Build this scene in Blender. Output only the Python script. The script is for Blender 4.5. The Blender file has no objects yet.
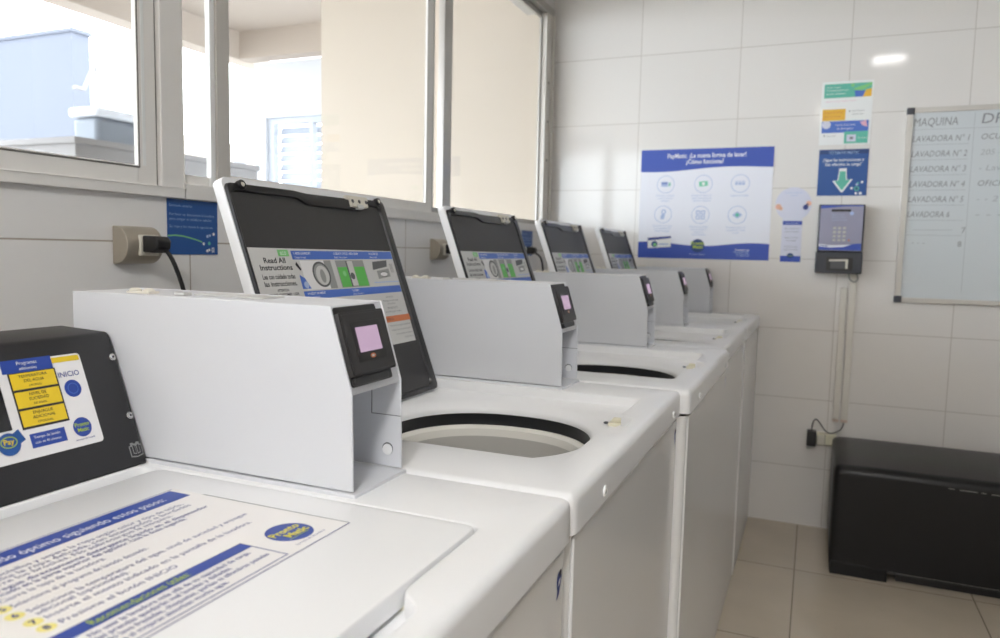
import bpy, bmesh, math, random
from mathutils import Vector, Matrix
random.seed(7)
SC = bpy.context.scene
COL = SC.collection
R = math.radians

# ------------------------------------------------------------------ materials
def lin(c):
    c = c / 255.0
    return c / 12.92 if c <= 0.04045 else ((c + 0.055) / 1.055) ** 2.4
def rgb(r, g, b): return (lin(r), lin(g), lin(b), 1.0)
M = {}
def mat(name, col, rough=0.5, metal=0.0, spec=0.5, noise=0.0, nscale=8.0, bump=0.0, bscale=200.0, emit=None, estr=0.0, coat=0.0):
    m = bpy.data.materials.new(name); m.use_nodes = True
    nt = m.node_tree; b = nt.nodes['Principled BSDF']
    b.inputs['Base Color'].default_value = col
    b.inputs['Roughness'].default_value = rough
    b.inputs['Metallic'].default_value = metal
    b.inputs['Specular IOR Level'].default_value = spec
    b.inputs['Coat Weight'].default_value = coat
    if emit:
        b.inputs['Emission Color'].default_value = emit
        b.inputs['Emission Strength'].default_value = estr
    tc = nt.nodes.new('ShaderNodeTexCoord')
    if noise > 0:
        n = nt.nodes.new('ShaderNodeTexNoise'); n.inputs['Scale'].default_value = nscale
        n.inputs['Detail'].default_value = 4
        mr = nt.nodes.new('ShaderNodeMapRange')
        mr.inputs['To Min'].default_value = 1 - noise; mr.inputs['To Max'].default_value = 1 + noise
        mx = nt.nodes.new('ShaderNodeMix'); mx.data_type = 'RGBA'; mx.blend_type = 'MULTIPLY'
        mx.inputs[0].default_value = 1.0
        mx.inputs[6].default_value = col
        nt.links.new(tc.outputs['Object'], n.inputs['Vector'])
        nt.links.new(n.outputs['Fac'], mr.inputs['Value'])
        nt.links.new(mr.outputs['Result'], mx.inputs[7])
        nt.links.new(mx.outputs[2], b.inputs['Base Color'])
    if bump > 0:
        n2 = nt.nodes.new('ShaderNodeTexNoise'); n2.inputs['Scale'].default_value = bscale
        bp = nt.nodes.new('ShaderNodeBump'); bp.inputs['Strength'].default_value = bump
        bp.inputs['Distance'].default_value = 0.002
        nt.links.new(tc.outputs['Object'], n2.inputs['Vector'])
        nt.links.new(n2.outputs['Fac'], bp.inputs['Height'])
        nt.links.new(bp.outputs['Normal'], b.inputs['Normal'])
    M[name] = m
    return m

mat('enamel', rgb(236, 237, 239), 0.28, noise=0.015, nscale=3, bump=0.02, bscale=60)
mat('panel_enamel', rgb(226, 226, 226), 0.2, noise=0.015, nscale=2)
mat('box_paint', rgb(214, 216, 221), 0.42, noise=0.012, nscale=5, bump=0.04, bscale=500)
mat('black_plastic', rgb(34, 34, 37), 0.42, noise=0.08, nscale=30, bump=0.06, bscale=600)
mat('reader_plastic', rgb(46, 44, 45), 0.38, noise=0.05, nscale=30)
mat('reader_dark', rgb(34, 33, 34), 0.35)
mat('liner', rgb(52, 51, 52), 0.5, noise=0.06, nscale=10)
mat('rubber', rgb(26, 26, 29), 0.3)
mat('gasket', rgb(34, 35, 38), 0.35)
mat('tub_white', rgb(226, 224, 217), 0.4)
mat('basket', rgb(188, 186, 181), 0.35, metal=0.0)
mat('seam', rgb(95, 97, 102), 0.6)
mat('chrome', rgb(205, 205, 205), 0.25, metal=0.9)
mat('bone_plastic', rgb(222, 218, 206), 0.45)
mat('yellowed', rgb(226, 222, 200), 0.45)
mat('screen', rgb(110, 95, 112), 0.2, emit=rgb(200, 170, 196), estr=0.36)
mat('display_glass', rgb(30, 30, 33), 0.15)
mat('label_white', rgb(232, 231, 232), 0.35)
mat('label_grey', rgb(205, 205, 203), 0.4)
mat('sticker_white', rgb(235, 233, 232), 0.3)
mat('blue', rgb(38, 70, 158), 0.4)
mat('deep_blue', rgb(32, 58, 140), 0.4)
mat('sign_blue', rgb(30, 82, 152), 0.4, noise=0.05, nscale=4)
mat('sign_blue_dark', rgb(24, 62, 118), 0.4)
mat('band_blue', rgb(72, 112, 200), 0.4)
mat('poster_blue', rgb(52, 82, 178), 0.4)
mat('ink_blue', rgb(62, 74, 140), 0.5)
mat('ink_pale', rgb(172, 190, 225), 0.5)
mat('ink_grey', rgb(120, 122, 128), 0.5)
mat('ink_dark', rgb(42, 42, 48), 0.5)
mat('ink_white', rgb(236, 238, 242), 0.5)
mat('pale_blue_text', rgb(150, 180, 225), 0.5)
mat('yellow', rgb(232, 200, 36), 0.4)
mat('logo_yellow', rgb(222, 214, 70), 0.4)
mat('pale_yellow', rgb(238, 228, 140), 0.4)
mat('lime', rgb(172, 196, 60), 0.4)
mat('green', rgb(92, 188, 82), 0.4)
mat('teal', rgb(96, 190, 168), 0.4)
mat('mint', rgb(120, 205, 175), 0.4)
mat('soft_green', rgb(130, 205, 130), 0.4)
mat('amber', rgb(238, 188, 60), 0.4)
mat('orange', rgb(206, 118, 70), 0.4)
mat('peach', rgb(240, 190, 165), 0.4)
mat('pink', rgb(228, 178, 196), 0.4)
mat('lavender', rgb(214, 216, 232), 0.4)
mat('poster_paper', rgb(236, 238, 248), 0.4)
mat('drawing_grey', rgb(150, 152, 150), 0.45)
mat('drawing_dark', rgb(85, 86, 88), 0.45)
mat('paper_white', rgb(238, 240, 240), 0.4)
mat('frame_paint', rgb(236, 234, 231), 0.45, noise=0.02, nscale=6)
mat('frame_dark', rgb(120, 116, 112), 0.5)
mat('aluminium', rgb(206, 202, 196), 0.4, metal=0.2)
mat('frame_steel', rgb(176, 174, 170), 0.35, metal=0.5)
mat('outlet_metal', rgb(172, 164, 150), 0.35, metal=0.35, noise=0.04, nscale=20)
mat('cord_black', rgb(30, 30, 32), 0.45)
mat('whiteboard', rgb(214, 220, 224), 0.18)
mat('marker', rgb(140, 144, 150), 0.6)
mat('marker_faint', rgb(176, 181, 186), 0.6)
mat('vinyl', rgb(18, 18, 20), 0.36, spec=0.4, noise=0.1, nscale=14, bump=0.12, bscale=45)
mat('scuff', rgb(150, 148, 144), 0.6)
mat('trunking', rgb(226, 222, 214), 0.45)
mat('trunk_end', rgb(216, 196, 184), 0.5)
mat('housing', rgb(58, 60, 68), 0.35)
mat('steel_lav', rgb(150, 150, 172), 0.35, metal=0.2)
mat('key_steel', rgb(190, 188, 182), 0.4, metal=0.3)
mat('wall_plaster', rgb(206, 205, 204), 0.7, noise=0.02, nscale=3)
mat('ceiling_white', rgb(238, 236, 232), 0.8, noise=0.01, nscale=3)
mat('beige_wall', rgb(186, 176, 163), 0.8, noise=0.02, nscale=2)
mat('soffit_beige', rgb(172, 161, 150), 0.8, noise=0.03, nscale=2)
mat('white_render', rgb(196, 199, 204), 0.7, noise=0.01, nscale=2)
mat('blue_render', rgb(88, 92, 103), 0.8, noise=0.04, nscale=1.2)
mat('concrete', rgb(128, 126, 126), 0.85, noise=0.1, nscale=5)
mat('ground', rgb(168, 165, 161), 0.9, noise=0.08, nscale=3)
mat('tank_blue', rgb(112, 118, 126), 0.6)
mat('shutter_white', rgb(172, 177, 186), 0.5)
mat('lamp', rgb(255, 255, 255), 0.5, emit=(1.0, 0.98, 0.955, 1), estr=14.0)

mat('fill_lamp', rgb(255, 255, 255), 0.5, emit=(1.0, 0.985, 0.965, 1), estr=60.0)  # for the unseen panel behind the camera, added to brighten the room
def tile_mat(name, axes, w, h, ox, oy, col, grout, mortar, rough, vary=0.012, spec=0.5, bump=0.25, mottled=0.0):
    m = bpy.data.materials.new(name); m.use_nodes = True
    nt = m.node_tree; b = nt.nodes['Principled BSDF']
    g = nt.nodes.new('ShaderNodeNewGeometry')
    sp = nt.nodes.new('ShaderNodeSeparateXYZ'); nt.links.new(g.outputs['Position'], sp.inputs[0])
    cb = nt.nodes.new('ShaderNodeCombineXYZ')
    for k, (a, o) in enumerate(zip(axes, (ox, oy))):
        s = nt.nodes.new('ShaderNodeMath'); s.operation = 'SUBTRACT'; s.inputs[1].default_value = o
        nt.links.new(sp.outputs['XYZ'.index(a)], s.inputs[0]); nt.links.new(s.outputs[0], cb.inputs[k])
    br = nt.nodes.new('ShaderNodeTexBrick'); br.offset = 0.0; br.squash = 1.0
    br.inputs['Scale'].default_value = 1.0
    br.inputs['Brick Width'].default_value = w; br.inputs['Row Height'].default_value = h
    br.inputs['Mortar Size'].default_value = mortar; br.inputs['Mortar Smooth'].default_value = 0.3
    br.inputs['Bias'].default_value = 0.0
    c1 = tuple(min(1, x * (1 + vary)) for x in col[:3]) + (1,); c2 = tuple(x * (1 - vary) for x in col[:3]) + (1,)
    br.inputs['Color1'].default_value = c1; br.inputs['Color2'].default_value = c2
    br.inputs['Mortar'].default_value = grout
    nt.links.new(cb.outputs[0], br.inputs['Vector'])
    out = br.outputs['Color']
    if mottled > 0:
        n = nt.nodes.new('ShaderNodeTexNoise'); n.inputs['Scale'].default_value = 5.0; n.inputs['Detail'].default_value = 6
        mr = nt.nodes.new('ShaderNodeMapRange'); mr.inputs['To Min'].default_value = 1 - mottled; mr.inputs['To Max'].default_value = 1 + mottled
        mx = nt.nodes.new('ShaderNodeMix'); mx.data_type = 'RGBA'; mx.blend_type = 'MULTIPLY'; mx.inputs[0].default_value = 1
        nt.links.new(g.outputs['Position'], n.inputs['Vector']); nt.links.new(n.outputs['Fac'], mr.inputs['Value'])
        nt.links.new(out, mx.inputs[6]); nt.links.new(mr.outputs['Result'], mx.inputs[7]); out = mx.outputs[2]
    nt.links.new(out, b.inputs['Base Color'])
    b.inputs['Roughness'].default_value = rough; b.inputs['Specular IOR Level'].default_value = spec
    bp = nt.nodes.new('ShaderNodeBump'); bp.invert = True; bp.inputs['Strength'].default_value = bump; bp.inputs['Distance'].default_value = 0.002
    nt.links.new(br.outputs['Fac'], bp.inputs['Height']); nt.links.new(bp.outputs['Normal'], b.inputs['Normal'])
    M[name] = m
    return m

def glass_mat(name):
    m = bpy.data.materials.new(name); m.use_nodes = True
    nt = m.node_tree; nt.nodes.clear()
    o = nt.nodes.new('ShaderNodeOutputMaterial'); mx = nt.nodes.new('ShaderNodeMixShader')
    t = nt.nodes.new('ShaderNodeBsdfTransparent'); t.inputs[0].default_value = (0.96, 0.97, 0.97, 1)
    g = nt.nodes.new('ShaderNodeBsdfGlossy'); g.inputs['Roughness'].default_value = 0.02
    lw = nt.nodes.new('ShaderNodeLayerWeight'); lw.inputs[0].default_value = 0.5
    pw = nt.nodes.new('ShaderNodeMath'); pw.operation = 'POWER'; pw.inputs[1].default_value = 5.0
    f = nt.nodes.new('ShaderNodeMath'); f.operation = 'MULTIPLY_ADD'; f.inputs[1].default_value = 0.5; f.inputs[2].default_value = 0.025
    nt.links.new(lw.outputs['Facing'], pw.inputs[0]); nt.links.new(pw.outputs[0], f.inputs[0])
    nt.links.new(f.outputs[0], mx.inputs[0]); nt.links.new(t.outputs[0], mx.inputs[1]); nt.links.new(g.outputs[0], mx.inputs[2])
    nt.links.new(mx.outputs[0], o.inputs[0]); M[name] = m
glass_mat('pane_glass')

# ------------------------------------------------------------------ mesh builder
_txt = {}
def text_mesh(s, spacing=1.0, shear=0.0, bold=0.0):
    k = (s, spacing, shear, bold)
    if k in _txt: return _txt[k]
    cu = bpy.data.curves.new('t', 'FONT'); cu.body = s; cu.resolution_u = 2; cu.size = 1.0
    cu.space_character = spacing; cu.shear = shear; cu.offset = bold
    ob = bpy.data.objects.new('t', cu); COL.objects.link(ob)
    dg = bpy.context.evaluated_depsgraph_get()
    me = ob.evaluated_get(dg).to_mesh()
    vs = [(v.co.x, v.co.y) for v in me.vertices]; fs = [tuple(p.vertices) for p in me.polygons]
    ob.evaluated_get(dg).to_mesh_clear()
    bpy.data.objects.remove(ob); bpy.data.curves.remove(cu)
    _txt[k] = (vs, fs)
    return _txt[k]

class MB:
    def __init__(s, frame=None):
        s.v = []; s.f = []; s.fm = []; s.sm = []; s.mats = []; s.fr = frame
    def mi(s, m):
        if m not in s.mats: s.mats.append(m)
        return s.mats.index(m)
    def P(s, u, v, h):
        if s.fr is None: return (u, v, h)
        O, U, V, N = s.fr
        return tuple(O + U * u + V * v + N * h)
    def add(s, vs, fs, m, smooth=False):
        o = len(s.v); s.v += [tuple(p) for p in vs]; k = s.mi(m)
        for f in fs:
            s.f.append(tuple(i + o for i in f)); s.fm.append(k); s.sm.append(smooth)
    def box(s, x0, x1, y0, y1, z0, z1, m):
        vs = [s.P(x, y, z) for x in (x0, x1) for y in (y0, y1) for z in (z0, z1)]
        s.add(vs, [(0, 1, 3, 2), (4, 6, 7, 5), (0, 4, 5, 1), (2, 3, 7, 6), (0, 2, 6, 4), (1, 5, 7, 3)], m)
    def prism(s, prof, y0, y1, m, smooth=False):      # profile in xz, extruded along y
        n = len(prof)
        vs = [(x, y0, z) for x, z in prof] + [(x, y1, z) for x, z in prof]
        fs = [tuple(range(n)), tuple(range(2 * n - 1, n - 1, -1))]
        s.add(vs, fs, m)
        s.add(vs, [(i, i + n, (i + 1) % n + n, (i + 1) % n) for i in range(n)], m, smooth)
    def slab(s, pts, h0, h1, m):                       # outline in the frame plane with thickness
        n = len(pts)
        vs = [s.P(u, v, h0) for u, v in pts] + [s.P(u, v, h1) for u, v in pts]
        s.add(vs, [tuple(range(n - 1, -1, -1)), tuple(range(n, 2 * n))] + [(i, (i + 1) % n, (i + 1) % n + n, i + n) for i in range(n)], m)
    def poly(s, pts, h, m): s.add([s.P(u, v, h) for u, v in pts], [tuple(range(len(pts)))], m)
    def rect(s, u0, u1, v0, v1, h, m): s.poly([(u0, v0), (u1, v0), (u1, v1), (u0, v1)], h, m)
    def disc(s, cu, cv, r, h, m, n=28, ry=None):
        ry = ry or r
        s.poly([(cu + r * math.cos(2 * math.pi * i / n), cv + ry * math.sin(2 * math.pi * i / n)) for i in range(n)], h, m)
    def ring(s, cu, cv, r, w, h, m, n=32, ry=None):
        ry = ry or r
        vs = []
        for i in range(n):
            a = 2 * math.pi * i / n
            vs.append(s.P(cu + r * math.cos(a), cv + ry * math.sin(a), h)); vs.append(s.P(cu + (r - w) * math.cos(a), cv + (ry - w) * math.sin(a), h))
        s.add(vs, [(2 * i, (2 * i + 2) % (2 * n), (2 * i + 3) % (2 * n), 2 * i + 1) for i in range(n)], m)
    def border(s, u0, u1, v0, v1, w, h, m):
        s.rect(u0, u1, v0, v0 + w, h, m); s.rect(u0, u1, v1 - w, v1, h, m)
        s.rect(u0, u0 + w, v0 + w, v1 - w, h, m); s.rect(u1 - w, u1, v0 + w, v1 - w, h, m)
    def text(s, t, u, v, size, h, m, align='l', width=None, shear=0.0, bold=0.0, rot=0.0):
        vs, fs = text_mesh(t, 1.0, shear, bold)
        if not vs: return
        x0 = min(p[0] for p in vs); x1 = max(p[0] for p in vs)
        k = size; kx = size if width is None else width / (x1 - x0)
        off = {'l': -x0, 'c': -(x0 + x1) / 2, 'r': -x1}[align]
        c, sn = math.cos(rot), math.sin(rot)
        out = []
        for x, y in vs:
            a = (x + off) * kx; b = y * k
            out.append(s.P(u + a * c - b * sn, v + a * sn + b * c, h))
        s.add(out, fs, m)
    def tube(s, pts, r, m, n=10, cap=True):
        pts = [Vector(p) for p in pts]; rings = []
        up = Vector((0.13, 0.21, 0.97))
        for i, p in enumerate(pts):
            d = (pts[min(i + 1, len(pts) - 1)] - pts[max(i - 1, 0)]).normalized()
            a = d.cross(up)
            if a.length < 1e-3: a = d.cross(Vector((1, 0, 0)))
            a.normalize(); b = d.cross(a)
            rr = r[i] if isinstance(r, (list, tuple)) else r
            rings.append([p + (a * math.cos(2 * math.pi * k / n) + b * math.sin(2 * math.pi * k / n)) * rr for k in range(n)])
        s.loops(rings, m, closed=True, smooth=True)
        if cap:
            s.add(rings[0], [tuple(range(n))], m); s.add(rings[-1], [tuple(range(n - 1, -1, -1))], m)
    def loops(s, rings, m, closed=True, smooth=True):
        n = len(rings[0]); vs = [p for r_ in rings for p in r_]; fs = []
        for j in range(len(rings) - 1):
            for i in range(n if closed else n - 1):
                k = (i + 1) % n
                fs.append((j * n + i, j * n + k, (j + 1) * n + k, (j + 1) * n + i))
        s.add(vs, fs, m, smooth)
    def lathe(s, prof, c, m, n=40, axis='z', smooth=True):   # prof: (radius, height) pairs about an axis through c
        rings = []
        for r_, h in prof:
            ring = []
            for i in range(n):
                a = 2 * math.pi * i / n; p = (r_ * math.cos(a), r_ * math.sin(a))
                if axis == 'z': q = (c[0] + p[0], c[1] + p[1], c[2] + h)
                elif axis == 'x': q = (c[0] + h, c[1] + p[0], c[2] + p[1])
                else: q = (c[0] + p[0], c[1] + h, c[2] + p[1])
                ring.append(q)
            rings.append(ring)
        s.loops(rings, m, True, smooth)
        if prof[-1][0] > 1e-5: s.add(rings[-1], [tuple(range(n))], m)
        if prof[0][0] > 1e-5: s.add(rings[0], [tuple(range(n))], m)
    def build(s, name, parent=None, loc=(0, 0, 0), bevel=0.0, seg=2, sharp=35, fix=True):
        me = bpy.data.meshes.new(name)
        L = Vector(loc)
        me.from_pydata([tuple(Vector(p) - L) for p in s.v], [], s.f)
        for m in s.mats: me.materials.append(M[m])
        for p, k, sm in zip(me.polygons, s.fm, s.sm):
            p.material_index = k; p.use_smooth = sm or bevel > 0
        if fix:
            bm = bmesh.new(); bm.from_mesh(me)
            bmesh.ops.remove_doubles(bm, verts=bm.verts, dist=1e-6)
            bmesh.ops.recalc_face_normals(bm, faces=bm.faces)
            bm.to_mesh(me); bm.free()
        me.set_sharp_from_angle(angle=R(sharp))
        ob = bpy.data.objects.new(name, me); COL.objects.link(ob)
        if bevel > 0:
            b = ob.modifiers.new('bevel', 'BEVEL'); b.width = bevel; b.segments = seg; b.limit_method = 'ANGLE'; b.angle_limit = R(40)
            b.harden_normals = False
        if parent is not None:
            ob.parent = parent
        else: ob.location = L
        return ob

def frame(O, U, V):
    U = Vector(U).normalized(); V = Vector(V).normalized()
    return (Vector(O), U, V, U.cross(V))
def rrect(x0, x1, y0, y1, r, n=6, fill=0):
    out = []
    for cx, cy, a0 in ((x1 - r, y1 - r, 0), (x0 + r, y1 - r, 90), (x0 + r, y0 + r, 180), (x1 - r, y0 + r, 270)):
        for i in range(n + 1):
            a = R(a0 + 90 * i / n); out.append((cx + r * math.cos(a), cy + r * math.sin(a)))
    if fill:      # extra points along the x1 side, which closes the outline
        for i in range(1, fill): out.append((x1, y0 + r + (y1 - y0 - 2 * r) * i / fill))
    return out
def thing(name, label, cat, loc=(0, 0, 0), group=None):
    o = bpy.data.objects.new(name, None); COL.objects.link(o); o.location = loc; o.empty_display_size = 0.1
    return tag(o, label, cat, group)
def tag(o, label, cat, group=None):
    o['label'] = label; o['category'] = cat
    if group: o['group'] = group
    return o
def struct(o, label=None, cat=None):
    o['kind'] = 'structure'
    if label: o['label'] = label
    if cat: o['category'] = cat
    return o
def setlabel(o, l): o['label'] = l; return o

# ------------------------------------------------------------------ measured layout (metres)
W = 0.686; Y0 = 0.015; YB = 2.7638
TW, TH = 0.4396, 0.3052
tile_mat('wall_tile', 'XZ', TW, TH, 0.4286 - 2 * TW, 1.1781 - 4 * TH, rgb(232, 229, 226), rgb(196, 190, 184), 0.0016, 0.07)
tile_mat('side_tile', 'YZ', 0.9, TH, 0.474 - 0.9 * 5, 1.1898 - 4 * TH, rgb(232, 231, 230), rgb(176, 168, 158), 0.0018, 0.2)
tile_mat('floor_tile', 'XY', 0.588, 0.6, 1.212 - 0.588 * 3, 2.24 - 0.6 * 10, rgb(198, 186, 168), rgb(122, 112, 99), 0.0022, 0.22, vary=0.03, mottled=0.12)
ZS = 1.28       # underside of the window frame
ZT = 2.33       # top of the window frame
XR = 3.7; YF = -3.6; ZC = 2.62

# ------------------------------------------------------------------ the room
def plain(name, b, **k):
    x0, x1, y0, y1, z0, z1, m = b
    q = MB(); q.box(x0, x1, y0, y1, z0, z1, m)
    return struct(q.build(name, **k))
plain('floor', (-0.14, XR, YF, YB + 0.14, -0.1, 0.0, 'floor_tile'))
plain('ceiling', (-0.14, XR + 0.14, YF - 0.14, YB + 0.14, ZC, ZC + 0.12, 'ceiling_white'))
plain('wall_back', (0.0, XR + 0.14, YB, YB + 0.14, 0, ZC, 'wall_tile'))
mat('grey_paint', rgb(140, 140, 142), 0.7, noise=0.03, nscale=3)
plain('wall_right', (XR, XR + 0.14, YF, YB, 0, ZC, 'grey_paint'))
WY0 = -3.3; WY1 = 2.735
q = MB()
q.box(-0.03, 0, YF, YB - 0.002, 0, ZS, 'side_tile')
q.box(-0.14, 0, YF, YB, ZT, ZC, 'wall_plaster')
q.box(-0.14, 0, YF, WY0, ZS, ZT, 'side_tile')
q.box(-0.03, 0, WY1, YB - 0.002, ZS, ZT, 'side_tile')
struct(q.build('wall_left', fix=False))
q = MB()           # behind the camera
q.box(-0.14, XR + 0.14, YF - 0.14, YF, 0, ZC, 'wall_plaster')
struct(q.build('wall_front', fix=False))

# windows ---------------------------------------------------------------
def win(name, parts):
    e = bpy.data.objects.new(name, None); COL.objects.link(e); e.location = (0, 0.5, ZS); e['kind'] = 'structure'
    for n, mb, bev in parts: mb.build(n, e, e.location, bevel=bev)
    return e
def fr(mb, y0, y1, z0, z1, w, x0, x1, m, wb=None, wt=None):   # rectangular frame of four bars
    wb = wb or w; wt = wt or w
    mb.box(x0, x1, y0, y0 + w, z0, z1, m); mb.box(x0, x1, y1 - w, y1, z0, z1, m)
    mb.box(x0, x1, y0 + w, y1 - w, z0, z0 + wb, m); mb.box(x0, x1, y0 + w, y1 - w, z1 - wt, z1, m)
a = MB(); a.box(-0.028, 0.012, WY0, 0.452, ZS, 1.300, 'frame_paint'); a.box(-0.028, 0.006, WY0, 0.392, ZT - 0.04, ZT, 'frame_paint')
a.box(-0.10, 0.006, WY0, WY0 + 0.05, ZS + 0.02, ZT, 'frame_paint'); a.box(-0.012, 0.012, 0.394, 0.452, 1.300, ZT, 'frame_paint')
a.box(-0.010, 0.001, 0.389, 0.394, 1.302, ZT, 'frame_dark')
b = MB(); fr(b, -0.9, 0.389, 1.300, ZT - 0.04, 0.044, -0.006, 0.003, 'frame_paint', wb=0.038)
fr(b, -0.861, 0.350, 1.333, ZT - 0.075, 0.003, -0.005, 0.0034, 'frame_dark'); b.box(0.002, 0.0036, 0.356, 0.364, 1.338, ZT - 0.08, 'paper_white')
c = MB(); fr(c, WY0 + 0.05, -0.9, 1.300, ZT - 0.04, 0.044, -0.06, -0.02, 'frame_paint')
g = MB(); g.box(-0.005, -0.002, -0.858, 0.347, 1.34, ZT - 0.085, 'pane_glass'); g2 = MB(); g2.box(-0.048, -0.044, WY0 + 0.09, -0.94, 1.34, ZT - 0.085, 'pane_glass')
win('window_1', [('window_frame', a, 0.002), ('sash', b, 0.0015), ('sash', c, 0.0015), ('glass', g, 0), ('glass', g2, 0)])
a = MB()
a.box(-0.028, 0.012, 0.454, WY1, ZS, 1.312, 'frame_paint'); a.box(-0.028, 0.012, 0.454, WY1, ZT - 0.035, ZT, 'frame_steel')
a.box(-0.028, 0.010, 2.640, WY1 - 0.03, 1.312, ZT - 0.035, 'aluminium'); a.box(-0.03, 0.018, WY1 - 0.03, WY1, 1.312, ZT - 0.035, 'aluminium')
for z in (1.62, 1.80, 1.98): a.lathe([(0.006, 0), (0.005, 0.003), (0.001, 0.004)], (0.010, 2.675, z), 'frame_dark', 10, 'x')
for yy in (0.545,): a.box(-0.004, 0.004, yy - 0.011, yy + 0.003, 1.312, ZT - 0.035, 'paper_white'); a.box(-0.015, 0.008, yy + 0.004, yy + 0.043, 1.312, ZT - 0.035, 'aluminium')
b1 = MB(); fr(b1, 0.450, 0.5445, 1.312, ZT - 0.035, 0.005, -0.014, -0.004, 'frame_paint', wb=0.02)
b2 = MB(); fr(b2, 0.552, 1.555, 1.312, ZT - 0.035, 0.040, -0.014, -0.004, 'frame_paint', wb=0.03)
b3 = MB(); fr(b3, 1.56, 2.655, 1.312, ZT - 0.035, 0.025, -0.026, -0.016, 'frame_steel', wb=0.02)
b3.box(-0.026, 0.0, 1.630, 1.69, 1.312, ZT - 0.035, 'frame_steel')
gs = []
for y0, y1, x in ((0.456, 0.539, -0.012), (0.594, 1.513, -0.012), (1.70, 2.638, -0.023)):
    g = MB(); g.box(x, x + 0.004, y0, y1, 1.325, ZT - 0.06, 'pane_glass'); gs.append(('glass', g, 0))
win('window_2', [('window_frame', a, 0.002), ('sash', b1, 0.001), ('sash', b2, 0.0015), ('sash', b3, 0.0015)] + gs)

# ------------------------------------------------------------------ washing machine (built once, in its own frame: y from its left edge)
BX, BY = 0.65, 0.341          # base point of a machine in that frame
LOC = (BX, BY, 0)
HX, HY, HR = 0.740, 0.342, 0.171
def sd_rr(px, py, x0, x1, y0, y1, r):
    cx, cy = (x0 + x1) / 2, (y0 + y1) / 2; hx, hy = (x1 - x0) / 2 - r, (y1 - y0) / 2 - r
    dx, dy = abs(px - cx) - hx, abs(py - cy) - hy
    return math.hypot(max(dx, 0), max(dy, 0)) + min(max(dx, dy), 0) - r
def smin(a, b, k):
    h = max(k - abs(a - b), 0) / k
    return min(a, b) - h * h * k * 0.25
def sd_out(x, y): return sd_rr(x, y, 0.30, 1.0, 0.002, 0.684, 0.012)
def sd_rec(x, y): return smin(sd_rr(x, y, 0.5135, 0.947, 0.1205, 0.5658, 0.013), sd_rr(x, y, 0.90, 0.972, 0.285, 0.410, 0.02), 0.02)
def sd_hole(r):
    def f(x, y): 
        dx, dy = abs(x - HX), abs(y - HY); p = 2.25
        return (dx ** p + dy ** p) ** (1 / p) - r
    return f
ANG = sorted(set([2 * math.pi * i / 240 for i in range(240)] + [math.atan2(y - HY, x - HX) % (2 * math.pi) + e for x in (0.302, 0.998) for y in (0.004, 0.682) for e in (-0.012, 0, 0.012)]))
def loop(sd, inset, z):
    out = []
    for a in ANG:
        ca, sa = math.cos(a), math.sin(a); lo, hi = 0.0, 0.9
        for _ in range(34):
            m_ = (lo + hi) / 2
            if sd(HX + m_ * ca, HY + m_ * sa) + inset < 0: lo = m_
            else: hi = m_
        out.append((HX + lo * ca, HY + lo * sa, z))
    return out
ZD = 0.930
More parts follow.
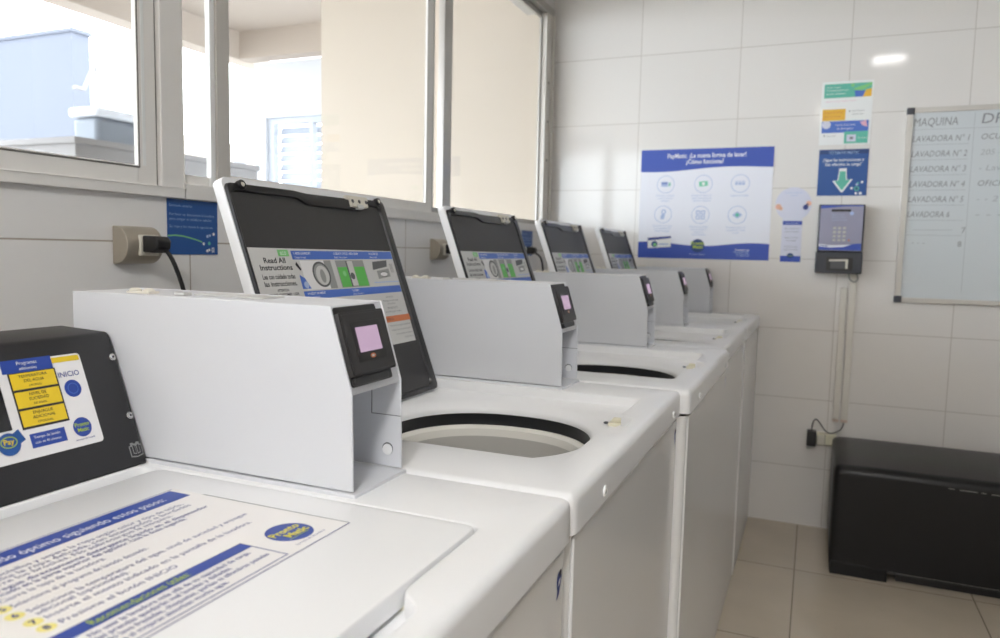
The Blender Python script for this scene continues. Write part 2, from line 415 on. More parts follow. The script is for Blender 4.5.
def make_washer():
    root = thing('washing_machine', '-', 'washing machine', (0, 0, 0), 'washing machines in the row under the window')
    def put(mb, name, par=None, **k): return mb.build(name, par or root, LOC, **k)
    # cabinet with rounded front corners
    q = MB(); prof = [(0.30, 0.004), (0.985, 0.004)]
    rc = 0.013
    prof = [(0.31, 0.004)] + [(0.993 - rc + rc * math.sin(R(t)), 0.004 + rc - rc * math.cos(R(t))) for t in range(0, 91, 15)] \
        + [(0.993 - rc + rc * math.cos(R(t)), 0.682 - rc + rc * math.sin(R(t))) for t in range(0, 91, 15)] + [(0.31, 0.682)]
    rings = [[(x, y, z) for x, y in prof] for z in (0.0, 0.8785)]
    q.loops(rings, 'panel_enamel', True, True)
    q.add(rings[0], [tuple(range(len(prof)))], 'panel_enamel')
    put(q, 'cabinet')
    q = MB(); q.box(0.992, 0.9965, 0.017, 0.669, 0.012, 0.8782, 'panel_enamel')
    put(q, 'front_panel', bevel=0.0028)
    q = MB(frame((0.9966, 0.652, 0.846), (0, 1, 0), (0, 0, 1)))
    q.disc(0, 0.004, 0.0065, 0.0003, 'deep_blue', 18, ry=0.010); q.poly([(-0.008, -0.014), (0.001, -0.010), (0.009, 0.008), (0.003, 0.012)], 0.0005, 'deep_blue')
    q.disc(0.003, 0.012, 0.004, 0.0007, 'ink_dark', 14); q.poly([(-0.005, 0.0), (0.0, 0.001), (0.004, 0.007), (-0.001, 0.006)], 0.0009, 'ink_white')
    setlabel(put(q, 'badge', fix=False), 'small dark blue emblem on the front panel')
    # deck
    q = MB(); L = [loop(sd_out, 0.012, 0.8842), loop(sd_out, 0.0, 0.8842), loop(sd_out, 0.0, 0.9195)]
    rf = 0.0105
    for t in (15, 30, 45, 60, 75, 90): L.append(loop(sd_out, rf * (1 - math.cos(R(t))), 0.9195 + rf * math.sin(R(t))))
    L += [loop(sd_rec, -0.0028, ZD), loop(sd_rec, -0.001, ZD - 0.0005), loop(sd_rec, 0.0, ZD - 0.002), loop(sd_rec, 0.0005, ZD - 0.018), loop(sd_rec, 0.008, ZD - 0.022)]
    L += [loop(sd_hole(0.196), 0, 0.907), loop(sd_hole(0.188), 0, 0.904), loop(sd_hole(HR + 0.004), 0, 0.897), loop(sd_hole(HR), 0, 0.892), loop(sd_hole(HR), 0, 0.886)]
    q.loops(L, 'enamel', True, True)
    put(q, 'top_deck', sharp=50)
    q = MB(); q.loops([loop(sd_hole(HR + 0.001), 0, 0.889), loop(sd_hole(HR + 0.003), 0, 0.87), loop(sd_hole(HR + 0.002), 0, 0.858)], 'gasket', True, True)
    put(q, 'gasket')
    q = MB(); q.loops([loop(sd_hole(HR + 0.004), 0, 0.860), loop(sd_hole(HR - 0.001), 0, 0.865), loop(sd_hole(HR - 0.006), 0, 0.8655), loop(sd_hole(HR - 0.012), 0, 0.860), loop(sd_hole(HR - 0.014), 0, 0.846)], 'tub_white', True, True)
    put(q, 'tub_ring')
    q = MB(); q.loops([loop(sd_hole(HR - 0.0145), 0, 0.847), loop(sd_hole(HR - 0.013), 0, 0.70), loop(sd_hole(HR - 0.013), 0, 0.52), loop(sd_hole(0.05), 0, 0.50), loop(sd_hole(0.002), 0, 0.50)], 'basket', True, True)
    put(q, 'basket')
    q = MB(); q.box(0.925, 0.955, 0.425, 0.452, 0.905, 0.913, 'yellowed'); q.box(0.930, 0.946, 0.432, 0.446, 0.913, 0.919, 'yellowed'); q.lathe([(0.005, 0), (0.004, 0.003), (0.001, 0.0035)], (0.919, 0.439, 0.908), 'seam', 10)
    setlabel(put(q, 'lid_switch', bevel=0.0015), 'small yellowed plastic lid switch')
    for yy in (0.128, 0.607):
        q = MB(); q.lathe([(0.0075, 0), (0.0072, 0.002), (0.005, 0.003), (0.0048, 0.0015), (0.001, 0.0014)], (0.9995, yy, 0.898), 'enamel', 16, 'x')
        q.lathe([(0.0035, 0.0016), (0.003, 0.0028), (0.0005, 0.003)], (0.9995, yy, 0.898), 'frame_dark', 10, 'x')
        setlabel(put(q, 'screw'), 'capped screw on the front lip')
    # meter box at the right end ------------------------------------------------
    q = MB()
    full = [(0.387, 0.9354), (0.795, 0.9354), (0.793, 1.040), (0.766, 1.128), (0.387, 1.128)]
    q.prism(full, 0.578, 0.5805, 'box_paint'); q.prism(full, 0.6755, 0.678, 'box_paint')
    q.prism([(0.388, 0.9355), (0.715, 0.9355), (0.715, 1.024), (0.755, 1.034), (0.791, 1.036), (0.7915, 1.041), (0.7648, 1.1275), (0.388, 1.1275)], 0.5805, 0.6755, 'box_paint')
    q.box(0.384, 0.799, 0.5755, 0.6805, ZD - 0.001, 0.9340, 'box_paint')
    box = put(q, 'meter_box', bevel=0.0012)
    q = MB()
    q.slab([(0.7545, 1.036), (0.7545, 0.9962), (0.794, 0.9962), (0.794, 0.9969), (0.7552, 0.9969), (0.7552, 1.036)], 0, 0.0006, 'seam')
    q.v = [(x, 0.6748 + w_, z) for x, z, w_ in q.v]
    put(q, 'door_seam', box, fix=False)
    q = MB(); q.lathe([(0.0066, 0), (0.0064, -0.0018), (0.001, -0.002)], (0.777, 0.6755, 0.956), 'enamel', 18, 'y'); q.lathe([(0.0068, 0), (0.0072, -0.0008), (0.0066, -0.001)], (0.777, 0.6755, 0.957), 'seam', 18, 'y')
    put(q, 'lock', box)
    q = MB()
    q.lathe([(0.007, 0), (0.007, 0.004), (0.004, 0.006), (0.001, 0.006)], (0.468, 0.60, 1.128), 'bone_plastic', 14); q.lathe([(0.007, 0), (0.007, 0.004), (0.004, 0.006), (0.001, 0.006)], (0.49, 0.60, 1.128), 'bone_plastic', 14)
    q.box(0.462, 0.498, 0.592, 0.608, 1.128, 1.1305, 'bone_plastic')
    put(q, 'top_clip', box)
    q = MB(); q.box(0.55, 0.65, 0.61, 0.65, 1.128, 1.1295, 'label_grey'); q.box(0.53, 0.545, 0.60, 0.612, 1.128, 1.131, 'label_grey')
    put(q, 'top_plate', box)
    # payment reader on the sloping face (u along y, v up the slope)
    P2 = Vector((0.7915, 0, 1.041)); P1 = Vector((0.765, 0, 1.1275)); e = (P1 - P2).normalized()
    F = frame((P2.x, 0, P2.z), (0, 1, 0), e)
    q = MB(F); q.slab(rrect(0.5808, 0.660, 0.003, 0.0885, 0.003, 3), 0.0, 0.002, 'reader_dark')
    q.slab(rrect(0.581, 0.646, 0.004, 0.0125, 0.004, 4), 0.002, 0.007, 'reader_dark')
    rd = put(q, 'payment_reader', bevel=0.0015)
    q = MB(F)
    q.slab(rrect(0.5795, 0.664, 0.0135, 0.0815, 0.003, 4), 0.002, 0.0072, 'reader_plastic')
    q.slab(rrect(0.582, 0.6615, 0.016, 0.079, 0.003, 4), 0.0072, 0.0082, 'reader_plastic')
    q.slab(rrect(0.594, 0.650, 0.0265, 0.070, 0.003, 4), 0.0082, 0.0087, 'reader_dark')
    put(q, 'bezel', rd, bevel=0.0008)
    q = MB(F); q.rect(0.600, 0.6425, 0.0368, 0.0638, 0.0091, 'screen')
    setlabel(put(q, 'screen', rd, fix=False), 'small lit pink screen')
    q = MB(F); q.ring(0.6215, 0.0315, 0.0052, 0.0014, 0.0091, 'orange', 18, ry=0.0026); q.disc(0.6215, 0.0315, 0.003, 0.0091, 'label_grey', 14, ry=0.0012)
    put(q, 'contactless_mark', rd, fix=False)
    # control console --------------------------------------------------------------
    A = Vector((0.453, 0, 1.081)); B = Vector((0.510, 0, 0.9335)); e = (A - B).normalized()
    q = MB(); q.prism([(0.372, 0.9302), (0.5112, 0.9302), (0.4538, 1.0785), (0.449, 1.082), (0.372, 1.085)], 0.015, 0.574, 'black_plastic')
    con = put(q, 'control_console', bevel=0.0025)
    F = frame((B.x, 0.686 - Y0, B.z), (0, 1, 0), e)      # u = y as measured beside the first machine
    q = MB(F)
    q.slab(rrect(-0.49, -0.1435, 0.035, 0.1385, 0.004, 4), 0.0002, 0.0008, 'label_white')
    h = 0.0012
    q.rect(-0.49, -0.235, 0.1305, 0.1365, h, 'yellow'); q.rect(-0.178, -0.1455, 0.1305, 0.1365, h, 'yellow')
    q.rect(-0.233, -0.178, 0.1255, 0.1395, h + 0.0002, 'blue'); q.text('Programas', -0.2055, 0.1335, 0.0052, h + 0.0005, 'ink_white', 'c'); q.text('adicionales', -0.2055, 0.1280, 0.0044, h + 0.0005, 'ink_white', 'c')
    q.rect(-0.2285, -0.1765, 0.0655, 0.1255, h, 'ink_dark')
    for k, t in enumerate((('TEMPERATURA', 'DEL AGUA', 'LAVADO'), ('NIVEL DE', 'SUCIEDAD', 'DE ROPA'), ('ENJUAGUE', 'ADICIONAL', 'OPCIONAL'))):
        v1 = 0.1245 - k * 0.0197
        q.rect(-0.2268, -0.1782, v1 - 0.0172, v1, h + 0.0003, 'yellow')
        for j, s_ in enumerate(t): q.text(s_, -0.2025, v1 - 0.0050 - j * 0.0050, (0.0046, 0.0046, 0.0034)[j], h + 0.0006, 'ink_dark', 'c')
    q.text('INICIO', -0.1625, 0.1135, 0.0084, h, 'ink_blue', 'c', bold=0.01)
    q.disc(-0.1625, 0.0995, 0.0098, h, 'blue'); q.ring(-0.1625, 0.0995, 0.0062, 0.0008, h + 0.0003, 'band_blue')
    q.disc(-0.1645, 0.0555, 0.0108, h, 'blue'); q.text('Pronto', -0.1645, 0.0565, 0.0062, h + 0.0003, 'lime', 'c', bold=0.02); q.text('Matic', -0.1645, 0.0505, 0.0062, h + 0.0003, 'lime', 'c', bold=0.02)
    q.text('servicio de lavado', -0.1645, 0.0415, 0.0032, h, 'ink_blue', 'c')
    q.rect(-0.2235, -0.1850, 0.0450, 0.0600, h, 'blue'); q.text('Tiempo de lavado', -0.2055, 0.0545, 0.0040, h + 0.0003, 'ink_white', 'c'); q.text('ciclo de 45 minutos', -0.2055, 0.0490, 0.0036, h + 0.0003, 'ink_white', 'c')
    q.poly([(-0.246, 0.061), (-0.233, 0.068), (-0.228, 0.056), (-0.241, 0.050)], h, 'sign_blue')
    q.disc(-0.2455, 0.0545, 0.0115, h + 0.0003, 'sign_blue'); q.ring(-0.2455, 0.0565, 0.0085, 0.001, h + 0.0005, 'lime', 20, ry=0.006); q.text('Pay', -0.2455, 0.0545, 0.0078, h + 0.0006, 'yellow', 'c', bold=0.02)
    put(q, 'control_label', con, fix=False)
    q = MB(F); q.slab(rrect(-0.455, -0.2385, 0.068, 0.1295, 0.001, 2), 0.0008, 0.0013, 'display_glass')
    put(q, 'display_window', con)
    for v in (0.128, 0.056):
        q = MB(F); c = F[0] + F[1] * -0.1035 + F[2] * v
        for (r_, h0, h1) in ((0.0042, 0.0, 0.002), (0.0028, 0.002, 0.0032)): q.slab([(-0.1035 + r_ * math.cos(2 * math.pi * i / 14), v + r_ * math.sin(2 * math.pi * i / 14)) for i in range(14)], h0, h1, 'chrome')
        q.disc(-0.1035, v, 0.0014, 0.0034, 'ink_dark', 8)
        setlabel(put(q, 'screw', con), 'chrome screw')
    q = MB(F)
    bk = [(-0.116, 0.008), (-0.1075, 0.0065), (-0.099, 0.008), (-0.099, 0.021), (-0.1015, 0.021), (-0.1015, 0.024), (-0.1045, 0.0245), (-0.1075, 0.0225), (-0.1105, 0.0245), (-0.1135, 0.024), (-0.1135, 0.021), (-0.116, 0.021)]
    q.poly(bk, 0.0004, 'drawing_grey'); q.poly([(-0.1148, 0.0092), (-0.1075, 0.0078), (-0.1002, 0.0092), (-0.1002, 0.0198), (-0.1148, 0.0198)], 0.0007, 'ink_dark')
    for sx in (-1, 1): q.poly([(-0.1075 + sx * 0.0006, 0.0102), (-0.1075 + sx * 0.0048, 0.0112), (-0.1075 + sx * 0.0048, 0.0226), (-0.1075 + sx * 0.0006, 0.0212)], 0.001, 'drawing_grey'); q.poly([(-0.1075 + sx * 0.0013, 0.0114), (-0.1075 + sx * 0.004, 0.0122), (-0.1075 + sx * 0.004, 0.0214), (-0.1075 + sx * 0.0013, 0.0202)], 0.0013, 'ink_dark')
    put(q, 'book_mark', con, fix=False)
    # lid: its own origin on the hinge line; x outwards, z up when shut ---------------
    LL = 0.403; LW = 0.2198; LT = 0.020
    def edge(u): return u
    q = MB()
    def lring(ins, w, wave=0.0):
        out = []
        for x, y in rrect(0.0 + ins, LL - ins, -LW + ins, LW - ins, 0.012 - ins * 0.5, 7, 40):
            if wave and x > LL - 0.02 - ins: x -= wave * (0.5 + 0.5 * math.tanh((y + 0.045) / 0.012)) * (1 if abs(y) < LW - 0.04 else 0.4)
            out.append((x, y, w))
        return out
    q.loops([lring(0.004, 0.0015), lring(0.0005, 0.0015), lring(0.0, 0.003), lring(0.0, LT - 0.002), lring(0.0006, LT - 0.0006), lring(0.002, LT)], 'enamel', True, True)
    tp = lring(0.002, LT); q.add(tp, [tuple(range(len(tp)))], 'enamel')
    bt = lring(0.004, 0.0015); q.add(bt, [tuple(range(len(bt)))], 'enamel')
    lid = q.build('lid', root); lid.location = (0.541 - BX, 0.0022, 0.911)
    def putl(mb, name, par=None, **k):
        o = mb.build(name, lid, (0, 0, 0), **k); return o
    q = MB()          # black inner pan: raised rim, sunk floor
    def pan(ins_l, ins_r, ins_t, ins_b, w, rad):
        out = []
        for x, y in rrect(ins_b, LL - ins_t, -LW + ins_l, LW - ins_r, rad, 7, 40):
            if x > LL - ins_t - 1e-4 or x > LL - 0.03:
                x -= (0.003 if ins_t < 0.018 else 0.012) * (0.5 + 0.5 * math.tanh((y + 0.045) / 0.012)) * (0.5 - 0.5 * math.tanh((y - 0.13) / 0.012)) * (1 if x > LL - ins_t - 0.004 else 0)
            out.append((x, y, w))
        return out
    q.loops([pan(0.002, 0.001, 0.010, 0.001, 0.002, 0.011), pan(0.003, 0.001, 0.011, 0.002, -0.003, 0.011), pan(0.0045, 0.006, 0.014, 0.006, -0.004, 0.011), pan(0.007, 0.020, 0.022, 0.010, -0.003, 0.015), pan(0.008, 0.022, 0.023, 0.011, 0.0005, 0.014)], 'rubber', True, True)
    pan_ob = putl(q, 'inner_rim')
    q = MB(); fl = pan(0.007, 0.021, 0.0225, 0.010, 0.0004, 0.014); q.add(fl, [tuple(range(len(fl)))], 'liner')
    q.add([(x, y, 0.0012) for x, y, z in fl], [tuple(range(len(fl)))], 'liner')
    setlabel(putl(q, 'liner', fix=False), 'dark grey inner lining')
    q = MB()          # pale latch plate at the free edge
    q.box(LL - 0.030, LL - 0.012, 0.095, 0.150, -0.0085, -0.002, 'bone_plastic'); q.box(LL - 0.016, LL - 0.008, 0.086, 0.158, -0.006, 0.0, 'bone_plastic')
    for yy in (0.100, 0.122, 0.145): q.lathe([(0.004, -0.0085), (0.0036, -0.0100), (0.001, -0.0102)], (LL - 0.020, yy, 0), 'drawing_dark', 10)
    q.box(LL - 0.034, LL - 0.026, 0.112, 0.132, -0.010, -0.002, 'label_grey')
    setlabel(putl(q, 'strike_plate', bevel=0.001), 'pale strike plate')
    for yy in (-LW + 0.035, LW - 0.022):
        q = MB(); q.lathe([(0.008, 0), (0.0078, -0.008), (0.0055, -0.010), (0.0045, -0.008), (0.0042, -0.006), (0.001, -0.006)], (LL - 0.013, yy, 0.002), 'rubber', 14)
        q.lathe([(0.0040, -0.0085), (0.003, -0.010), (0.0006, -0.0102)], (LL - 0.013, yy, 0.002), 'bone_plastic', 10)
        putl(q, 'bumper')
    # instruction label under the lid; u along y, v away from the hinge (measured y-0.015-0.341)
    F = frame((0, -0.3575, 0.0002), (0, 1, 0), (1, 0, 0))
    q = MB(F); h = 0.0003
    q.slab([(0.1435 + 0.006, 0.200), (0.395, 0.200), (0.395, 0.104), (0.549, 0.104), (0.560 - 0.006, 0.288), (0.1435 + 0.006, 0.291)], 0.0, h, 'label_grey'); h = 0.0006
    q.rect(0.152, 0.43, 0.11, 0.200, h - 0.0003, 'label_grey')
    q.rect(0.214, 0.240, 0.277, 0.288, h, 'soft_green'); q.text('ECO', 0.227, 0.2795, 0.0075, h + 0.0002, 'paper_white', 'c')
    for t, v, sz in (('Read All', 0.266, 0.0125), ('Instructions', 0.2545, 0.0125), ('Lea con cuidado todas', 0.240, 0.0115), ('las instrucciones.', 0.2285, 0.0115), ('ATTENTION', 0.2195, 0.006), ('SERVICE: CUSTOMER / USER', 0.2125, 0.006), ('keep these instructions near the washer', 0.207, 0.0035), ('guarde estas instrucciones', 0.202, 0.0035)):
        q.text(t, 0.202, v, sz, h, 'ink_dark', 'c', width=min(0.076, len(t) * sz * 0.5), bold=0.015)
    q.rect(0.246, 0.552, 0.2715, 0.2865, h, 'band_blue'); q.rect(0.250, 0.550, 0.204, 0.2175, h, 'band_blue')
    for u, a_, b_ in ((0.252, '1 ADD LAUNDRY', 'Cargar la ropa'), (0.360, '2 SELECT CYCLE / ADD SOAP', 'Elegir ciclo y jabón'), (0.472, '3 CLOSE LID', 'Cerrar tapa')):
        q.text(a_, u, 0.2800, 0.0058, h + 0.0002, 'ink_white', bold=0.01); q.text(b_, u, 0.2735, 0.0050, h + 0.0002, 'ink_white')
    for u, a_, b_ in ((0.258, '4 INSERT PAYMENT', 'Pagar el servicio'), (0.385, '5 START', 'Iniciar la lavadora')):
        q.text(a_, u, 0.2112, 0.0056, h + 0.0002, 'ink_white', bold=0.01); q.text(b_, u, 0.2056, 0.0046, h + 0.0002, 'ink_white')
    # three small drawings: tub, dispenser, lid
    q.rect(0.262, 0.345, 0.2195, 0.2695, h, 'label_white'); q.disc(0.310, 0.245, 0.0235, h + 0.0002, 'drawing_grey', ry=0.0225); q.disc(0.312, 0.243, 0.0175, h + 0.0004, 'label_grey', ry=0.0175); q.ring(0.310, 0.245, 0.0235, 0.0035, h + 0.0006, 'drawing_dark', ry=0.0225)
    q.disc(0.312, 0.242, 0.007, h + 0.0006, 'drawing_grey', ry=0.012); q.rect(0.325, 0.345, 0.2195, 0.2695, h + 0.0001, 'drawing_grey')
    q.poly([(0.250, 0.2215), (0.272, 0.2215), (0.262, 0.240), (0.251, 0.2455)], h + 0.0003, 'band_blue'); q.disc(0.262, 0.228, 0.006, h + 0.0005, 'ink_pale')
    q.poly([(0.248, 0.262), (0.252, 0.268), (0.260, 0.255), (0.257, 0.252)], h + 0.0005, 'ink_dark')
    q.rect(0.358, 0.445, 0.2195, 0.2695, h, 'drawing_grey'); q.rect(0.360, 0.388, 0.2205, 0.257, h + 0.0002, 'green'); q.rect(0.410, 0.443, 0.2205, 0.257, h + 0.0002, 'green'); q.rect(0.389, 0.409, 0.222, 0.268, h + 0.0002, 'label_grey'); q.disc(0.399, 0.240, 0.0065, h + 0.0004, 'drawing_dark'); q.rect(0.388, 0.392, 0.2205, 0.268, h + 0.0004, 'drawing_dark'); q.disc(0.376, 0.245, 0.005, h + 0.0004, 'soft_green')
    q.poly([(0.470, 0.250), (0.522, 0.256), (0.527, 0.269), (0.475, 0.266)], h + 0.0002, 'drawing_dark'); q.poly([(0.482, 0.232), (0.526, 0.236), (0.526, 0.252), (0.482, 0.248)], h + 0.0001, 'drawing_grey'); q.disc(0.504, 0.241, 0.014, h + 0.0004, 'label_white', ry=0.0055); q.ring(0.504, 0.241, 0.014, 0.0014, h + 0.0006, 'drawing_dark', ry=0.0055)
    for a0 in (0, 1, 2): q.rect(0.533 + a0 * 0.004, 0.535 + a0 * 0.004, 0.244, 0.262, h, 'drawing_grey')
    q.rect(0.462, 0.550, 0.2245, 0.2265, h, 'ink_pale')
    for t, v, sz in (('ATENCIÓN', 0.194, 0.005), ('Mantenga a los niños lejos', 0.187, 0.0052), ('de la lavadora', 0.181, 0.0052), ('IMPORTANTE', 0.172, 0.006), ('no sobrecargue la máquina', 0.1655, 0.0052)): q.text(t, 0.500, v, sz, h, 'ink_grey', 'c')
    q.rect(0.405, 0.552, 0.1465, 0.1585, h, 'orange'); q.text('ADVERTENCIA', 0.47, 0.1500, 0.0065, h + 0.0002, 'ink_dark', 'c')
    for k, t in enumerate(('Para reducir el riesgo de incendio lea', 'el manual antes de usar esta lavadora', 'No lave prendas con solventes', 'W10131 REV A')): q.text(t, 0.545, 0.138 - k * 0.0085, 0.0048, h, 'ink_grey', 'r')
    q2 = MB(); q2.v = [(x, y, -(z - 0.0004)) if False else (x, y, z) for x, y, z in q.v]; q2.f, q2.fm, q2.sm, q2.mats = q.f, q.fm, q.sm, q.mats
    putl(q2, 'instruction_label', fix=False)
    # notice on the outside of the lid: right = +y, up = -x
    F = frame((0.541 + 0.0, 0.0, LT), (0, 1, 0), (-1, 0, 0))
    F = (Vector((-0.541, 0.671 - 0.341 - 0.0022, LT)), F[1], F[2], F[3])      # u = measured y, v = -measured x
    q = MB(F); h = 0.0005
    q.slab([(-0.50, -0.8345), (-0.155, -0.8345), (-0.155, -0.612), (-0.50, -0.612)], 0.0, h - 0.0002, 'sticker_white')
    q.rect(-0.50, -0.158, -0.6145, -0.6137, h, 'blue'); q.rect(-0.50, -0.1555, -0.8343, -0.8331, h, 'ink_blue'); q.rect(-0.1562, -0.155, -0.833, -0.654, h, 'ink_grey')
    q.rect(-0.50, -0.163, -0.6445, -0.6165, h, 'blue')
    q.text('Lavado óptimo siguiendo estos pasos:', -0.186, -0.6370, 0.0155, h + 0.0002, 'ink_white', 'r', width=0.185, bold=0.0)
    T = [(-0.392, 'Revise bolsillos y separe la ropa según color y tipo de tejido,', 0, 0.205), (-0.395, 'dé vuelta la ropa delicada, con estampados o bordados', 0, 0.21),
         (-0.395, 'y cierre los broches. No sobrecargue la máquina.', 0, 0.18), (-0.395, 'Agregue directamente detergente líquido en el dispensador', 1, 0.215), (-0.395, 'ubicado en la parte superior del agitador. Use la dosis sugerida.', 1, 0.18),
         (-0.395, 'Cierre la tapa de la lavadora.', 0, 0.085), (-0.395, 'Seleccione el programa de lavado deseado.', 0, 0.115),
         (-0.395, 'Seleccione la temperatura del agua, nivel de suciedad y enjuague', 0, 0.215), (-0.395, 'adicional (opcionales).', 0, 0.075), (-0.395, 'Inserte el monto indicado en la pantalla de la lavadora.', 0, 0.2), (-0.395, 'Presione el botón INICIO', 0, 0.10)]
    vv = -0.6635
    for k, (u, t, bl, wd) in enumerate(T):
        vv = -(0.6590, 0.6672, 0.6750, 0.6848, 0.6925, 0.7030, 0.7165, 0.7330, 0.7410, 0.7515, 0.7660)[k]
        q.text(t, u, vv - 0.0012, 0.0088, h, 'ink_blue', 'l', width=wd, bold=0.012 if bl else 0.0)

    for k, (n_, u, v) in enumerate((('4', -0.401, -0.700), ('5', -0.401, -0.714), ('6', -0.403, -0.730), ('7', -0.403, -0.749), ('8', -0.404, -0.7635))):
        q.disc(u, v, 0.0062, h, 'pale_yellow', 18); q.text(n_, u, v - 0.0028, 0.0085, h + 0.0002, 'ink_blue', 'c', bold=0.03)
    q.border(-0.50, -0.238, -0.8295, -0.7775, 0.0012, h, 'ink_blue'); q.rect(-0.50, -0.2395, -0.7915, -0.7785, h + 0.0002, 'blue')
    q.text('Recomendaciones útiles:', -0.303, -0.7885, 0.0115, h + 0.0004, 'lime', 'r', width=0.086, bold=0.01)
    for k, t in enumerate(('No usar la lavadora más allá de su capacidad de carga,', 'las prendas quedarán mal lavadas y dañadas.', 'No lave frazadas, chaquetas, parkas ni alfombras pesadas', 'que al mojarse absorban mucha agua.')):
        q.text(t, -0.40, -0.8 - k * 0.0078, 0.0072, h, 'ink_blue', 'l', width=(0.15, 0.12, 0.155, 0.10)[k], bold=0.02)
    q.disc(-0.1985, -0.7985, 0.0215, h, 'blue', 36); q.text('Pronto', -0.199, -0.797, 0.0125, h + 0.0002, 'logo_yellow', 'c', bold=0.03); q.text('Matic', -0.196, -0.8085, 0.0125, h + 0.0002, 'logo_yellow', 'c', bold=0.03); q.rect(-0.213, -0.187, -0.8115, -0.8105, h + 0.0002, 'lime')
    q.text('Servicio de lavandería', -0.2, -0.8245, 0.0045, h, 'ink_blue', 'c')
    putl(q, 'washing_notice', fix=False)
    return root

def kids(o): return [c for c in bpy.data.objects if c.parent == o]
def copy_tree(o, parent=None):
    c = o.copy(); COL.objects.link(c)
    if parent: c.parent = parent
    for ch in kids(o): copy_tree(ch, c)
    return c
proto = make_washer()
LBL = ['nearest washing machine, lid shut, blue headed notice on the lid',
       'second washing machine from the near end, largest raised lid, drum opening in full view',
       'third washing machine from the near end, middle of the row of five, lid raised',
       'fourth washing machine from the near end, lid raised, second from the tiled back wall',
       'washing machine at the far end of the row, next to the back wall']
DX = [0.0, 0.0, 0.017, 0.004, 0.007]
washers = [proto] + [copy_tree(proto) for _ in range(4)]
for k, w in enumerate(washers):
    if k == 0:
        for c in [c for c in kids(w) if c.name.startswith('screw')]: bpy.data.objects.remove(c)
    w.location = (BX + DX[k], (k - 1) * W + Y0 + BY, 0); w['label'] = LBL[k]
    if k:
        for c in kids(w):
            if c.name.startswith('lid') and 'switch' not in c.name: c.rotation_euler = (0, -R(109.9), 0)

# ------------------------------------------------------------------ left wall fittings
def outlet(y, z, label, w=0.083):
    t = thing('wall_outlet', label, 'outlet', (0, y + w / 2, z), 'barrel shaped outlets under the window')
    q = MB(); prof = [(0.0005, -0.036)] + [(0.006 + 0.034 * math.cos(R(a)), 0.036 * math.sin(R(a))) for a in range(-90, 91, 15)] + [(0.0005, 0.036)]
    pr = [(x, z + v) for x, v in prof]
    q.prism(pr, y, y + w, 'outlet_metal', True)
    q.build('cover', t, t.location, bevel=0.0015)
    q = MB(); q.box(0.036, 0.0425, y + 0.026, y + 0.070, z - 0.020, z + 0.020, 'bone_plastic')
    setlabel(q.build('socket', t, t.location, bevel=0.002), 'off white socket insert')
    return t
def plug(y, z, pts, label, name='power_cord'):
    t = thing(name, label, 'power cord', (0.05, y, z), 'black power cords plugged in along the wall')
    q = MB(); q.prism([(0.043, z - 0.016), (0.068, z - 0.017), (0.080, z - 0.009), (0.082, z + 0.006), (0.074, z + 0.014), (0.043, z + 0.016)], y - 0.017, y + 0.017, 'cord_black')
    q.build('plug', t, t.location, bevel=0.003)
    q = MB(); q.tube(pts, 0.0042, 'cord_black', 10)
    q.build('cord', t, t.location)
    return t
def curve(pts, n=8):
    pts = [Vector(p) for p in pts]; out = []
    for i in range(len(pts) - 1):
        p0, p1, p2, p3 = pts[max(i - 1, 0)], pts[i], pts[i + 1], pts[min(i + 2, len(pts) - 1)]
        for k in range(n):
            t = k / n
            out.append(0.5 * ((2 * p1) + (p2 - p0) * t + (2 * p0 - 5 * p1 + 4 * p2 - p3) * t * t + (3 * p1 - p0 - 3 * p2 + p3) * t ** 3))
    out.append(pts[-1]); return out
outlet(0.285, 1.183, 'metallic barrel shaped wall outlet beside the first blue notice, below the left window')
plug(0.332, 1.186, curve([(0.073, 0.342, 1.176), (0.083, 0.352, 1.15), (0.088, 0.372, 1.09), (0.09, 0.39, 1.0), (0.085, 0.40, 0.85), (0.08, 0.40, 0.5), (0.08, 0.40, 0.05)]), 'black plug and cord in the outlet beside the first blue notice')
outlet(1.538, 1.186, 'metallic barrel shaped wall outlet between the two nearest raised lids')
plug(1.590, 1.188, curve([(0.073, 1.598, 1.178), (0.085, 1.61, 1.14), (0.09, 1.64, 1.06), (0.085, 1.66, 0.8), (0.08, 1.66, 0.05)]), 'black plug and cord in the outlet behind the raised lid of the third machine')
plug(2.37, 1.19, curve([(0.073, 2.385, 1.18), (0.09, 2.42, 1.15), (0.09, 2.45, 1.06), (0.085, 2.46, 0.8), (0.08, 2.46, 0.05)]), 'black plug and cord in the outlet by the far blue notice')
outlet(2.283, 1.186, 'wall outlet by the far blue notice, mostly hidden by raised lids')
